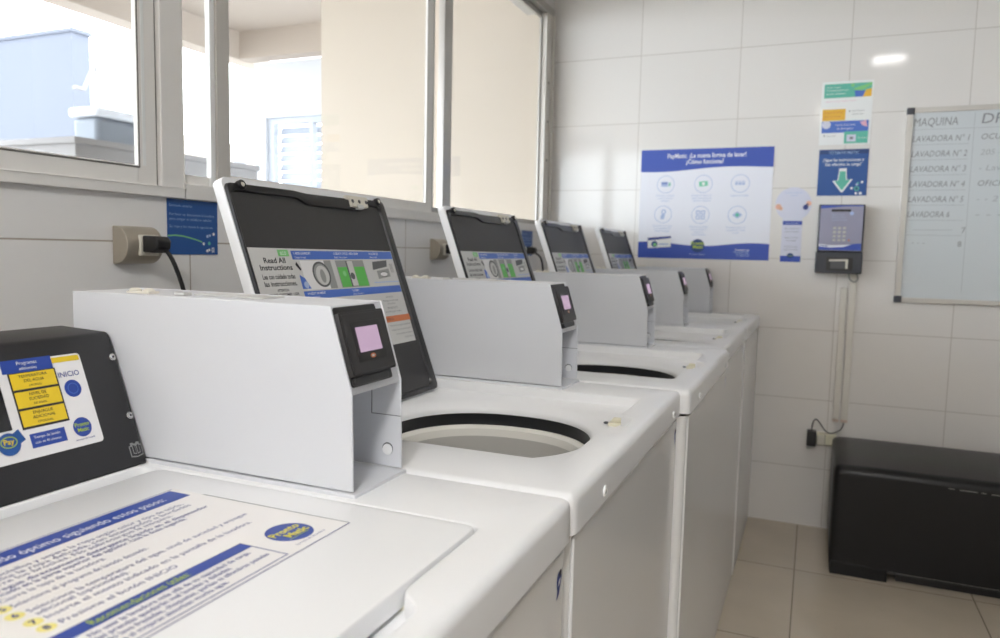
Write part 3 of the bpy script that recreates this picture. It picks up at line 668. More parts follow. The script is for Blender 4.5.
def blue_notice(y0, y1, z0, z1, label):
    O = (0.0012, y0, z0); w = y1 - y0; hh = z1 - z0
    F = frame(O, (0, 1, 0), (0, 0, 1))
    t = thing('notice_sign', label, 'sign', (0, (y0 + y1) / 2, z0), 'blue notices under the window')
    q = MB(F); q.slab([(0, 0), (w, 0), (w, hh), (0, hh)], -0.0006, 0.0006, 'sign_blue'); q.build('sheet', t, t.location)
    q = MB(F); h = 0.0009; s = w / 0.137
    for tx, v, sz in (('Estimado usuario:', 0.098, 0.0075), ('Por favor no desconecte la lavadora', 0.080, 0.0078), ('para cargar su teléfono celular.', 0.0705, 0.0078), ('Su ropa y los demás lo agradecen.', 0.0555, 0.0070)): q.text(tx, 0.005 * s, v * s, sz * s, h, 'pale_blue_text', width=min(0.122, len(tx) * 0.0036) * s)
    pts = [(0.0, 0.038), (0.02, 0.0395), (0.04, 0.038), (0.06, 0.0345), (0.08, 0.030), (0.092, 0.0265)]
    for (a0, b0), (a1, b1) in zip(pts, pts[1:]): q.poly([(a0 * s, (b0 - 0.0014) * s), (a1 * s, (b1 - 0.0014) * s), (a1 * s, (b1 + 0.0014) * s), (a0 * s, (b0 + 0.0014) * s)], h, 'soft_green')
    for u, v, r_, m in ((0.096, 0.023, 0.0034, 'ink_white'), (0.112, 0.024, 0.004, 'teal'), (0.107, 0.039, 0.0035, 'ink_pale'), (0.114, 0.041, 0.003, 'ink_pale'), (0.125, 0.044, 0.0035, 'ink_white'), (0.106, 0.008, 0.0034, 'ink_white'), (0.112, 0.010, 0.003, 'ink_white')): q.disc(u * s, v * s, r_ * s, h, m, 10)
    q.border(0.119 * s, 0.126 * s, 0.005 * s, 0.015 * s, 0.0018, h, 'ink_white')
    q.build('lettering', t, t.location, fix=False)
blue_notice(0.414, 0.552, 1.165, 1.279, 'blue notice with a green cable drawing beside the near outlet')
blue_notice(2.40, 2.535, 1.165, 1.279, 'blue notice near the far end of the window wall, between raised lids')

# ------------------------------------------------------------------ back wall: posters, terminal, whiteboard
def sheet(name, label, cat, x0, x1, z0, z1, paper, group=None):
    t = thing(name, label, cat, ((x0 + x1) / 2, YB, z0), group)
    F = frame((x0, YB - 0.0012, z0), (1, 0, 0), (0, 0, 1))
    q = MB(F); q.slab([(0, 0), (x1 - x0, 0), (x1 - x0, z1 - z0), (0, z1 - z0)], -0.0008, 0.0006, paper)
    q.build('sheet', t, t.location)
    return t, F, x1 - x0, z1 - z0
H = 0.0012
# payment poster
t, F, w, h = sheet('payment_poster', 'wide blue and white poster with six round icons, left on the tiled back wall', 'poster', 0.448, 1.029, 1.168, 1.664, 'poster_paper')
def pu(px): return (px - 32) / 645 * w
def pv(py): return (585 - py) / 540 * h
q = MB(F)
N = 24
wave = [(w * i / N, pv(150 - 12 * (i / N) + 7 * math.sin(i / N * 6.3 - 2.6) * -1)) for i in range(N + 1)]
q.poly([(0, h)] + wave + [(w, h)], H, 'poster_blue')
q.text('PayMatic. ¡La nueva forma de lavar!', w * 0.505, pv(88), 0.028, H + 0.0003, 'ink_white', 'c', width=0.345, bold=0.02)
q.text('¿Cómo funciona?', w * 0.495, pv(118), 0.028, H + 0.0003, 'ink_white', 'c', width=0.165, bold=0.02)
q.build('title_band', t, t.location, fix=False)
q = MB(F)
wave = [(w * i / N, pv(512 + 9 * math.sin(i / N * 6.3 * 1.25 + 4.0))) for i in range(N + 1)]
q.poly(wave + [(w, 0), (0, 0)], H, 'poster_blue')
q.text('Pronto Matic', pu(335), pv(566), 0.010, H + 0.0003, 'ink_pale', 'c', width=0.07)
for k, tx in enumerate(('Descarga la app', 'y paga desde tu celular', 'con tarjeta o saldo', 'en cualquier local')): q.text(tx, pu(585), pv(540 + k * 9), 0.0095 if k == 0 else 0.0075, H + 0.0003, 'ink_white' if k == 0 else 'ink_pale', 'r', bold=0.02)
q.build('footer_band', t, t.location, fix=False)
for i, (cx, cy) in enumerate(((162, 217), (350, 217), (527, 217), (155, 366), (342, 368), (520, 368))):
    q = MB(F); u, v = pu(cx), pv(cy); q.ring(u, v, 0.040, 0.0022, H, 'ink_pale', 40); q.disc(u, v, 0.0378, H - 0.0002, 'poster_paper', 36)
    hh = H + 0.0003
    if i == 0: q.rect(u - 0.020, u + 0.010, v - 0.010, v + 0.012, hh, 'ink_pale'); q.rect(u - 0.020, u + 0.010, v + 0.003, v + 0.007, hh + 0.0003, 'poster_blue'); q.poly([(u + 0.014, v - 0.010), (u + 0.022, v - 0.006), (u + 0.022, v + 0.008), (u + 0.014, v + 0.010)], hh, 'teal')
    elif i == 1: q.poly([(u - 0.018, v - 0.012), (u + 0.020, v - 0.008), (u + 0.018, v + 0.014), (u - 0.020, v + 0.010)], hh, 'mint'); q.disc(u, v + 0.001, 0.007, hh + 0.0003, 'paper_white', 14)
    elif i == 2:
        for k in range(3): q.rect(u - 0.022 + k * 0.015, u - 0.010 + k * 0.015, v - 0.006, v + 0.010, hh, 'ink_pale'); q.rect(u - 0.022 + k * 0.015, u - 0.010 + k * 0.015, v + 0.004, v + 0.007, hh + 0.0003, 'poster_paper')
    elif i == 3: q.poly([(u - 0.012, v - 0.022), (u + 0.004, v - 0.022), (u + 0.008, v), (u - 0.002, v + 0.004), (u - 0.010, v - 0.004)], hh, 'ink_pale'); q.disc(u + 0.002, v + 0.012, 0.011, hh, 'ink_pale', 18); q.disc(u + 0.002, v + 0.012, 0.006, hh + 0.0003, 'poster_paper', 14)
    elif i == 4:
        for a in (-1, 1):
            for b in (-1, 1): q.border(u + a * 0.011 - 0.009, u + a * 0.011 + 0.009, v + b * 0.011 - 0.009, v + b * 0.011 + 0.009, 0.004, hh, 'ink_pale')
    else: q.poly([(u - 0.022, v), (u, v + 0.016), (u + 0.022, v), (u, v - 0.016)], hh, 'ink_pale'); q.disc(u, v, 0.008, hh + 0.0003, 'teal', 16)
    q.build('icon', t, t.location, fix=False)
q = MB(F)
CAP = (('Acércate al tótem', 'y selecciona tu', 'lavadora'), ('Escoge el medio de', 'pago que prefieras', 'tarjeta o efectivo'), ('Ingresa el código',), ('Confirma el monto', 'en la pantalla del', 'tótem de pago'), ('Escanea el código', 'con tu celular y', 'espera la', 'confirmación'), ('Presiona inicio en', 'tu lavadora y listo', 'a lavar'))
for (cx, cy), cp in zip(((162, 270), (345, 270), (527, 272), (152, 420), (337, 424), (515, 426)), CAP):
    q = MB(F)
    for k, tx in enumerate(cp): q.text(tx, pu(cx), pv(cy + 6 + k * 13), 0.0115, H, 'ink_pale', 'c')
    q.build('caption', t, t.location, fix=False)
q = MB(F)
q.poly([(pu(82), pv(536)), (pu(200), pv(528)), (pu(200), pv(474)), (pu(82), pv(484))], H + 0.0006, 'paper_white'); q.poly([(pu(82), pv(498)), (pu(200), pv(484)), (pu(200), pv(474)), (pu(82), pv(484))], H + 0.0009, 'deep_blue')
q.disc(pu(117), pv(515), 0.0145, H + 0.0009, 'deep_blue', 18); q.disc(pu(119), pv(518), 0.008, H + 0.0012, 'soft_green', 14); q.rect(pu(140), pu(188), pv(518), pv(512), H + 0.0009, 'ink_pale')
q.build('card_picture', t, t.location, fix=False)
q = MB(F); q.disc(pu(335), pv(520), 0.0305, H + 0.0006, 'sign_blue_dark', 30); q.text('Pronto', pu(335), pv(515), 0.021, H + 0.0009, 'lime', 'c', bold=0.03); q.text('Matic', pu(337), pv(533), 0.021, H + 0.0009, 'lime', 'c', bold=0.03)
q.build('logo', t, t.location, fix=False)
# round topped leaflet
t = thing('leaflet_sign', 'pale leaflet with a round head stuck left of the payment terminal', 'leaflet', (1.118, YB, 1.165))
F = frame((1.118, YB - 0.0012, 1.165), (1, 0, 0), (0, 0, 1))
q = MB(F)
q.slab([(-0.042, 0), (0.041, 0), (0.040, 0.19), (-0.040, 0.19)], -0.0008, 0.0004, 'lavender')
cc = [(0.0 + 0.073 * math.cos(2 * math.pi * i / 40), 0.249 + 0.073 * math.sin(2 * math.pi * i / 40)) for i in range(40)]; q.slab(cc, -0.0008, 0.0007, 'lavender')
q.build('sheet', t, t.location, fix=False)
q = MB(F)
q.rect(-0.038, 0.040, 0.160, 0.177, H, 'poster_blue'); q.text('Paga con tu celular', 0, 0.165, 0.0075, H + 0.0003, 'ink_white', 'c'); q.build('header_band', t, t.location, fix=False); q = MB(F)
q.rect(-0.042, 0.041, 0, 0.026, H, 'poster_blue'); q.disc(-0.001, 0.027, 0.014, H + 0.0003, 'sign_blue_dark', 18, ry=0.011); q.text('Pronto', -0.001, 0.025, 0.008, H + 0.0006, 'lime', 'c')
q.build('footer_band', t, t.location, fix=False); q = MB(F)
for k, tx in enumerate(('Abre tu aplicación', 'y selecciona pagar', '', 'Ingresa el monto', 'de tu lavado', '', 'Confirma el pago', 'y guarda el recibo')):
    if tx: q.text(tx, 0.0, 0.142 - k * 0.013, 0.008, H, 'ink_grey', 'c')
q.build('lettering', t, t.location, fix=False); q = MB(F)
q.text('Escanea y paga aquí', 0, 0.296, 0.009, H, 'ink_pale', 'c'); q.text('tu lavado', 0, 0.284, 0.008, H, 'ink_pale', 'c')
q.build('heading', t, t.location, fix=False); q = MB(F)
for u, v, r_, m in ((-0.060, 0.238, 0.012, 'peach'), (-0.050, 0.230, 0.008, 'peach')): q.disc(u, v, r_, H, m, 16)
q.build('drawing', t, t.location, fix=False); q = MB(F)
for u, v, r_, m in ((0.050, 0.236, 0.011, 'ink_blue'), (0.062, 0.252, 0.011, 'peach'), (0.056, 0.246, 0.006, 'sign_blue')): q.disc(u, v, r_, H, m, 16)
q.build('drawing', t, t.location, fix=False)
# colourful sheet
t, F, w, h = sheet('information_poster', 'small sheet of green, yellow and blue panels, topmost on the back wall', 'poster', 1.205, 1.401, 1.662, 1.922, 'paper_white')
q = MB(F)
def bl(a0, a1, b0, b1, m, hh=H): q.rect(w * a0, w * a1, h * b0, h * b1, hh, m)
bl(0.05, 0.97, 0.745, 0.965, 'teal'); q.poly([(w * 0.62, h * 0.88), (w * 0.97, h * 0.965), (w * 0.97, h * 0.93), (w * 0.7, h * 0.8)], H + 0.0003, 'soft_green')
q.poly([(w * 0.66, h * 0.745), (w * 0.80, h * 0.745), (w * 0.86, h * 0.84), (w * 0.64, h * 0.85)], H + 0.0004, 'band_blue'); q.poly([(w * 0.80, h * 0.745), (w * 0.97, h * 0.745), (w * 0.97, h * 0.87), (w * 0.86, h * 0.85)], H + 0.0005, 'amber'); q.disc(w * 0.60, h * 0.93, 0.007, H + 0.0006, 'soft_green', 12)
bl(0.04, 0.49, 0.385, 0.565, 'amber'); bl(0.04, 0.95, 0.19, 0.375, 'band_blue'); bl(0.49, 0.95, 0.015, 0.205, 'teal', H + 0.0003)
q.disc(w * 0.13, h * 0.32, 0.017, H + 0.0003, 'lavender', 14); q.poly([(w * 0.78, h * 0.35), (w * 0.9, h * 0.375), (w * 0.93, h * 0.27), (w * 0.84, h * 0.29)], H + 0.0003, 'pink')
bl(0.54, 0.72, 0.045, 0.155, 'lavender', H + 0.0005); bl(0.60, 0.67, 0.08, 0.12, 'ink_grey', H + 0.0007)
q.build('colour_panels', t, t.location, fix=False)
q = MB(F); hh = H + 0.001
for tx, a0, b0, sz, m, al in (('Cuida el agua', 0.09, 0.90, 0.010, 'ink_white', 'l'), ('Consejos para un', 0.09, 0.85, 0.012, 'ink_white', 'l'), ('lavado eficiente', 0.09, 0.795, 0.012, 'ink_white', 'l'), ('Lava con la carga completa y ahorra', 0.09, 0.68, 0.008, 'pink', 'l'), ('Programas cortos', 0.08, 0.50, 0.010, 'orange', 'l'), ('ahorran energía', 0.08, 0.44, 0.010, 'orange', 'l'), ('Agua fría para', 0.62, 0.52, 0.008, 'ink_grey', 'l'), ('ropa de color', 0.62, 0.47, 0.008, 'ink_grey', 'l'), ('Usa la dosis justa', 0.5, 0.30, 0.011, 'ink_white', 'c'), ('de detergente', 0.5, 0.24, 0.011, 'ink_white', 'c'), ('Seca al sol', 0.15, 0.13, 0.008, 'ink_grey', 'l'), ('Más ideas', 0.76, 0.09, 0.008, 'ink_white', 'l')):
    q.text(tx, w * a0, h * b0, sz, hh, m, al)
q.disc(w * 0.57, h * 0.525, 0.003, hh, 'ink_grey', 10); q.disc(w * 0.1, h * 0.145, 0.003, hh, 'ink_grey', 10)
q.build('lettering', t, t.location, fix=False)
# arrow sign
t, F, w, h = sheet('arrow_sign', 'square blue sign with a white edged green arrow pointing down', 'sign', 1.209, 1.400, 1.449, 1.642, 'sign_blue')
q = MB(F)
def arr(k, hh, m):
    c = (w * 0.50, h * 0.29); pts = [(-0.012, 0.048), (0.013, 0.048), (0.016, 0.006), (0.036, 0.008), (0.004, -0.040), (-0.002, -0.040), (-0.034, 0.002), (-0.016, 0.004)]
    q.poly([(c[0] + a * k, c[1] + b * k + 0.004) for a, b in pts], hh, m)
arr(1.13, H, 'ink_white'); arr(0.88, H + 0.0003, 'teal')
q.build('arrow', t, t.location, fix=False)
q = MB(F)
q.rect(0, w, h * 0.9, h, H - 0.0003, 'sign_blue_dark')
q.text('TÓTEM PAYMATIC', w * 0.5, h * 0.90, 0.0165, H, 'pale_blue_text', 'c', width=0.115, bold=0.01)
q.text('¡Sigue las instrucciones y', w * 0.5, h * 0.745, 0.0175, H, 'ink_white', 'c', width=0.158, bold=0.015); q.text('haz efectiva tu carga!', w * 0.5, h * 0.65, 0.0175, H, 'ink_white', 'c', width=0.138, bold=0.015)
q.build('lettering', t, t.location, fix=False); q = MB(F)
for a0, b0, r_, m in ((0.70, 0.16, 0.005, 'ink_white'), (0.80, 0.15, 0.010, 'teal'), (0.80, 0.24, 0.005, 'ink_pale'), (0.9, 0.29, 0.005, 'ink_white'), (0.82, 0.27, 0.004, 'teal'), (0.79, 0.05, 0.005, 'ink_white'), (0.88, 0.05, 0.006, 'ink_white')): q.disc(w * a0, h * b0, r_, H, m, 12)
q.disc(w * 0.80, h * 0.15, 0.006, H + 0.0003, 'sign_blue_dark', 12)
q.build('ornament', t, t.location, fix=False)
# payment terminal
t = thing('payment_terminal', 'grey wall payment terminal with a silver keypad and purple front, under the arrow sign', 'payment terminal', (1.308, YB, 1.12))
L = t.location
yf = YB - 0.088
q = MB(); q.box(1.222, 1.396, yf, YB, 1.2125, 1.407, 'housing'); q.box(1.219, 1.398, yf + 0.004, YB, 1.122, 1.2125, 'housing'); q.build('housing', t, L, bevel=0.005, seg=3)
F = frame((1.222, yf - 0.0003, 1.120), (1, 0, 0), (0, 0, 1))
q = MB(F)
q.slab(rrect(0.007, 0.168, 0.097, 0.284, 0.004, 4), 0, 0.0015, 'steel_lav'); hh = 0.002
q.poly([(0.008, 0.099), (0.167, 0.099), (0.167, 0.128), (0.13, 0.124), (0.09, 0.114), (0.05, 0.112), (0.008, 0.117)], hh, 'poster_blue'); q.poly([(0.008, 0.113), (0.05, 0.109), (0.10, 0.112), (0.13, 0.122), (0.06, 0.119), (0.008, 0.124)], hh + 0.0003, 'ink_white')
q.poly([(0.008, 0.283), (0.167, 0.283), (0.167, 0.279), (0.10, 0.279), (0.05, 0.274), (0.008, 0.270)], hh, 'poster_blue')
q.text('Pronto', 0.013, 0.1135, 0.011, hh + 0.0006, 'deep_blue', 'l', bold=0.02)
for k, tx in enumerate(('Ingrese su tarjeta', 'seleccione lavadora', 'y confirme el monto')): q.text(tx, 0.05, 0.243 - k * 0.011, 0.007, hh, 'ink_pale', 'l')
q.disc(0.125, 0.250, 0.008, hh, 'ink_pale', 14); q.disc(0.120, 0.140, 0.004, hh, 'orange', 10)
q.build('front_plate', t, L, fix=False)
q = MB(F); q.slab(rrect(0.048, 0.122, 0.257, 0.267, 0.003, 3), 0.0015, 0.0025, 'reader_dark'); q.build('card_slot', t, L)
for r_ in range(4):
    for c_ in range(3):
        q = MB(F); u = 0.064 + c_ * 0.0185; v = 0.190 - r_ * 0.0165; q.slab(rrect(u - 0.006, u + 0.006, v - 0.005, v + 0.005, 0.002, 2), 0.0015, 0.0055, 'key_steel'); q.build('key', t, L, bevel=0.0008)
F2 = frame((1.222, yf + 0.0037, 1.120), (1, 0, 0), (0, 0, 1))
q = MB(F2); q.slab(rrect(0.040, 0.140, 0.014, 0.068, 0.004, 3), 0, 0.004, 'reader_dark'); q.slab([(0.050, 0.060), (0.122, 0.062), (0.122, 0.022), (0.113, 0.022), (0.113, 0.054), (0.050, 0.052)], 0.004, 0.009, 'bone_plastic'); q.slab(rrect(0.056, 0.112, 0.022, 0.052, 0.002, 3), 0.004, 0.005, 'drawing_dark'); q.build('note_reader', t, L)  # the pale L is a highlight on the reader, modelled as a raised bar
q = MB(); q.tube(curve([(1.352, YB - 0.03, 1.124), (1.356, YB - 0.035, 1.10), (1.374, YB - 0.035, 1.088), (1.388, YB - 0.03, 1.10), (1.382, YB - 0.025, 1.124)]), 0.003, 'drawing_grey', 8); q.build('cable_loop', t, L)
# trunking
for x0, x1, z1, lb in ((1.357, 1.385, 1.12, 'wider white cable trunking strip running down the back wall below the payment terminal'), (1.326, 1.350, 1.06, 'narrow white cable trunking strip with a pink end, left of the wider strip')):
    tt = thing('cable_trunking', lb, 'cable trunking', ((x0 + x1) / 2, YB, 0.49))
    q = MB(); q.box(x0, x1, YB - 0.016, YB - 0.0002, 0.494, z1, 'trunking'); q.build('channel', tt, tt.location, bevel=0.002)
    q = MB(); q.box(x0, x1, YB - 0.0165, YB - 0.0002, 0.482, 0.4935, 'trunk_end'); q.build('end_cap', tt, tt.location, bevel=0.001)
tt = thing('wall_socket', 'beige wall socket low on the back wall, beside the bench', 'outlet', (1.30, YB, 0.375))
q = MB(); q.box(1.268, 1.345, YB - 0.034, YB - 0.0002, 0.378, 0.428, 'yellowed'); q.build('box', tt, tt.location, bevel=0.003)
q = MB(); q.box(1.300, 1.302, YB - 0.0345, YB - 0.034, 0.380, 0.426, 'seam'); q.box(1.272, 1.298, YB - 0.038, YB - 0.034, 0.384, 0.422, 'bone_plastic'); q.build('socket_plate', tt, tt.location)
tt = thing('plug_adapter', 'black plug adapter with a thin cable in the low beige socket', 'plug', (1.248, YB - 0.02, 0.375))
q = MB(); q.box(1.228, 1.266, YB - 0.058, YB - 0.0003, 0.372, 0.436, 'cord_black'); q.build('adapter', tt, tt.location, bevel=0.004)
q = MB(); q.tube(curve([(1.246, YB - 0.05, 0.434), (1.248, YB - 0.05, 0.470), (1.258, YB - 0.045, 0.490), (1.272, YB - 0.045, 0.482), (1.30, YB - 0.045, 0.445), (1.325, YB - 0.042, 0.436), (1.355, YB - 0.035, 0.450), (1.368, YB - 0.03, 0.472), (1.369, YB - 0.012, 0.481)]), 0.0024, 'cord_black', 8); q.build('cable', tt, tt.location)

# whiteboard
t = thing('whiteboard', 'whiteboard in a metal frame with a handwritten list of machines, right on the back wall', 'whiteboard', (2.13, YB, 1.01))
L = t.location; X0, X1, Z0, Z1 = 1.529, 2.73, 1.010, 1.797
q = MB(); q.box(X0 + 0.01, X1 - 0.01, YB - 0.012, YB - 0.0002, Z0 + 0.01, Z1 - 0.01, 'whiteboard'); q.build('board', t, L)
q = MB()
for b in ((X0, X0 + 0.020, Z0, Z1), (X1 - 0.020, X1, Z0, Z1), (X0 + 0.02, X1 - 0.02, Z0, Z0 + 0.02), (X0 + 0.02, X1 - 0.02, Z1 - 0.02, Z1)): q.box(b[0], b[1], YB - 0.02, YB - 0.0002, b[2], b[3], 'aluminium')
q.build('frame', t, L, bevel=0.002)
for x in (X0, X1 - 0.026):
    for z in (Z0, Z1 - 0.026):
        q = MB(); q.box(x - 0.001, x + 0.027, YB - 0.022, YB - 0.0002, z - 0.001, z + 0.027, 'housing'); q.build('corner_cap', t, L, bevel=0.003)
F = frame((X0, YB - 0.0122, Z0), (1, 0, 0), (0, 0, 1))
q = MB(F); hh = 0.0003
def ztop(v): return Z1 - Z0 - v
q.text('MAQUINA', 0.027, ztop(0.073), 0.046, hh, 'marker', 'l', width=0.155, shear=0.12)
q.text('DPTO.', 0.262, ztop(0.071), 0.056, hh, 'marker', 'l', width=0.17, shear=0.12)
for k in range(8):
    v = ztop(0.088 + k * 0.0605)
    q.rect(0.028, 0.225 if k else 0.55, v, v + 0.0018, hh, 'marker_faint')
q.rect(0.237, 0.2386, ztop(0.74), ztop(0.03), hh, 'marker_faint')
for k, (tx, wd) in enumerate((('LAVADORA N° 1', 0.2), ('LAVADORA N° 2', 0.195), ('LAVADORA N° 3', 0.195), ('LAVADORA N° 4', 0.195), ('LAVADORA N° 5', 0.195), ('LAVADORA 6', 0.15))):
    q.text(tx, 0.026, ztop(0.135 + k * 0.0605), 0.034, hh, 'marker', 'l', width=wd, shear=0.2)
for k, (tx, wd, m) in enumerate((('OCUPADO', 0.15, 'marker'), ('205 - -', 0.09, 'marker_faint'), ('- Lavando', 0.15, 'marker_faint'), ('OFICINA', 0.12, 'marker'), ('- - 2 pm', 0.14, 'marker_faint'), ('- - -', 0.09, 'marker_faint'))):
    q.text(tx, 0.265, ztop(0.133 + k * 0.0605), 0.032, hh, m, 'l', width=wd, shear=0.2)
q.text('7', 0.222, ztop(0.500), 0.032, hh, 'marker', 'l'); q.text('8', 0.212, ztop(0.555), 0.032, hh, 'marker', 'l'); q.rect(0.05, 0.19, ztop(0.49), ztop(0.488), hh, 'marker_faint'); q.text('- - -', 0.05, ztop(0.55), 0.032, hh, 'marker_faint')
q.build('handwriting', t, L, fix=False)

# ------------------------------------------------------------------ bench
t = thing('bench', 'low black vinyl covered bench standing against the tiled back wall', 'bench', (2.0, 2.51, 0))
L = t.location
q = MB(); bx0, bx1, by0, by1, bz = 1.331, 2.66, 2.268, 2.742, 0.430
prof = []
rr = 0.05
for a in range(0, 91, 15): prof.append((by0 + 0.035 - 0.035 * math.cos(R(a)), bz - 0.035 - 0.012 + 0.035 * math.sin(R(a))))
prof += [(by0 + 0.12, bz - 0.004), (by0 + 0.24, bz), (by1 - 0.08, bz - 0.002)]
for a in range(0, 91, 15): prof.append((by1 - 0.02 + 0.02 * math.sin(R(a)), bz - 0.024 + 0.02 * math.cos(R(a))))
prof = [(by0, 0.040)] + prof + [(by1, 0.040)]
n = len(prof); rings = []
for x, k in ((bx0, 0.0), (bx0 + 0.006, 0.5), (bx0 + 0.02, 0.9), (bx0 + 0.05, 1.0), (1.7, 1.0), (2.0, 0.96), (2.3, 1.0), (bx1 - 0.05, 1.0), (bx1 - 0.02, 0.9), (bx1 - 0.006, 0.5), (bx1, 0.0)):
    cy, cz = (by0 + by1) / 2, 0.23
    rings.append([(x, cy + (y - cy) * (0.965 + 0.035 * k), z if z < 0.1 else z - (1 - k) * 0.016) for y, z in prof])
q.loops(rings, 'vinyl', True, True); q.add(rings[0], [tuple(range(n))], 'vinyl'); q.add(rings[-1], [tuple(range(n))], 'vinyl')
q.build('cushioned_body', t, L, sharp=60)
q = MB(); q.box(bx0 + 0.004, 1.528, by0 - 0.003, by0 + 0.03, 0.0, 0.05, 'vinyl'); q.box(bx0 + 0.004, bx0 + 0.05, by0 + 0.03, by1, 0, 0.05, 'vinyl'); q.build('foot', t, L, bevel=0.003)
q = MB(); q.box(2.47, bx1 - 0.004, by0 - 0.003, by0 + 0.03, 0.0, 0.05, 'vinyl'); q.box(bx1 - 0.05, bx1 - 0.004, by0 + 0.03, by1, 0, 0.05, 'vinyl'); q.build('foot', t, L, bevel=0.003)
q = MB(); q.box(1.56, 2.45, by0 + 0.03, by1 - 0.02, 0.0, 0.045, 'rubber'); q.build('plinth', t, L)
q = MB(); q.box(1.530, 2.47, by0 - 0.0012, by0 + 0.001, 0.040, 0.0415, 'scuff'); q.tube([(1.53, by0 - 0.001, 0.038), (2.47, by0 - 0.001, 0.038)], 0.003, 'vinyl', 8); q.build('hem', t, L)
q = MB()
for x0, x1, zz in ((1.735, 1.79, 0.379), (1.80, 1.815, 0.378), (1.83, 1.95, 0.377), (1.70, 1.72, 0.380)): q.box(x0, x1, by0 - 0.0010, by0 + 0.002, zz, zz + 0.0022, 'scuff')
setlabel(q.build('worn_seam', t, L), 'pale worn line along the seam')
q = MB(); q.lathe([(0.006, 0), (0.005, -0.003), (0.001, -0.004)], (bx0 + 0.010, by0 + 0.008, 0.375), 'paper_white', 10, 'y'); q.lathe([(0.004, 0), (0.003, -0.002), (0.001, -0.003)], (bx0 + 0.014, by0 + 0.007, 0.352), 'chrome', 10, 'y'); q.build('staple', t, L)

# ------------------------------------------------------------------ ceiling lights (above the frame; one shows as a glint on the tiles, the brighter one is added fill)
for k, (x, y) in enumerate(((1.62, 0.18), (1.405, -1.95))):
    tt = thing('ceiling_or_fill_light', ['square ceiling light panel above the nearest machines', 'added unseen fill panel on the ceiling, brightening the room from behind'][k], 'ceiling light', (x, y, ZC), 'ceiling light panels')
    s_ = 0.20 if k else 0.10
    q = MB()
    for b in ((-s_ - 0.02, s_ + 0.02, -s_ - 0.02, -s_), (-s_ - 0.02, s_ + 0.02, s_, s_ + 0.02), (-s_ - 0.02, -s_, -s_, s_), (s_, s_ + 0.02, -s_, s_)): q.box(x + b[0], x + b[1], y + b[2], y + b[3], ZC - 0.022, ZC, 'paper_white')
    q.build('frame', tt, tt.location)
    q = MB(); q.box(x - s_, x + s_, y - s_, y + s_, ZC - 0.016, ZC - 0.004, 'fill_lamp' if k else 'lamp'); q.build('diffuser', tt, tt.location)

# ------------------------------------------------------------------ outside the window
plain('ground', (-30, -0.14, -20, 30, -0.12, -0.02, 'ground'))
plain('street', (-0.14, 12, -30, YF - 0.14, -0.12, -0.02, 'ground'))
q = MB(); q.box(-2.95, -0.14, -6, 4.0, 2.80, 2.95, 'soffit_beige'); q.box(-3.08, -2.92, -6, 4.2, 2.594, 2.95, 'soffit_beige')
q.box(-2.92, -0.14, 3.86, 4.0, 2.598, 2.80, 'soffit_beige'); q.box(-2.92, -0.14, 1.9, 2.0, 2.72, 2.80, 'soffit_beige')
struct(q.build('patio_roof', fix=False), 'beige roof over the yard outside the window', 'roof')
q = MB(); q.box(-1.355, -0.001, 2.763, 2.95, -0.02, 2.80, 'beige_wall'); struct(q.build('wall_outside', fix=False), 'beige wall outside the window', 'wall')
t = thing('neighbouring_house', 'white house wall with a shuttered window across the yard', 'house', (-1.5, 4.1, 0)); L = t.location
q = MB()
q.box(-2.90, -2.80, 4.0, 4.15, -0.02, 2.594, 'white_render'); q.box(-2.80, -0.6, 4.0, 4.15, 2.175, 2.594, 'white_render'); q.box(-2.80, -0.6, 4.0, 4.15, -0.02, 1.15, 'white_render'); q.box(-1.5, -0.6, 4.0, 4.15, 1.15, 2.175, 'white_render')
q.build('wall', t, L, fix=False)
q = MB(); fz = 'shutter_white'
for b in ((-2.80, -2.74, 1.15, 2.175), (-1.56, -1.5, 1.15, 2.175), (-2.74, -1.56, 2.125, 2.175), (-2.74, -1.56, 1.15, 1.2), (-2.40, -2.37, 1.2, 2.125)): q.box(b[0], b[1], 4.03, 4.09, b[2], b[3], fz)
q.build('window_frame', t, L, fix=False)
q = MB()
for k in range(13): 
    z = 1.21 + k * 0.07; q.prism([(4.09, z), (4.092, z + 0.002), (4.13, z + 0.064), (4.128, z + 0.066)], -2.74, -1.56, fz)
q.v = [(y, x, z) for x, y, z in q.v]
q.build('shutter_slats', t, L)
t = thing('white_post', 'white post with a rounded top in the yard outside', 'post', (-3.03, 4.0, 0)); L = t.location
q = MB(); q.lathe([(0.055, -0.02), (0.055, 2.13), (0.045, 2.17), (0.025, 2.19), (0.002, 2.195)], (-3.03, 3.98, 0), 'white_render', 20); q.build('shaft', t, L)
q = MB(); q.lathe([(0.09, -0.02), (0.09, 0.04), (0.07, 0.06), (0.055, 0.06)], (-3.03, 3.98, 0), 'white_render', 20); q.build('base', t, L)
q = MB(); q.box(-4.6, -2.4, 2.06, 3.45, -0.02, 1.722, 'concrete'); q.box(-4.62, -2.385, 2.045, 3.46, 1.70, 1.735, 'concrete')
t = tag(q.build('grey_shed', None, (-3.5, 2.75, 0), bevel=0.004), 'low grey shed wall just outside the left window', 'shed')
t = thing('water_tank', 'pale blue tank with a white rim on the shed outside', 'tank', (-3.09, 2.83, 1.735)); L = t.location
q = MB(); q.box(-3.2, -2.98, 2.66, 3.0, 1.736, 1.97, 'tank_blue'); q.build('body', t, L, bevel=0.03)
q = MB(); q.box(-3.22, -2.96, 2.64, 3.02, 1.97, 2.03, 'white_render'); q.build('rim', t, L, bevel=0.02)
t = thing('stair_rail', 'thin pale handrail rising behind the shed', 'railing', (-5.0, 4.2, 0)); L = t.location
q = MB(); q.tube([(-5, 4.06, 2.56), (-5, 4.16, 2.56), (-5, 4.30, 2.85), (-5, 4.46, 3.10)], 0.018, 'concrete', 8); q.build('handrail', t, L)
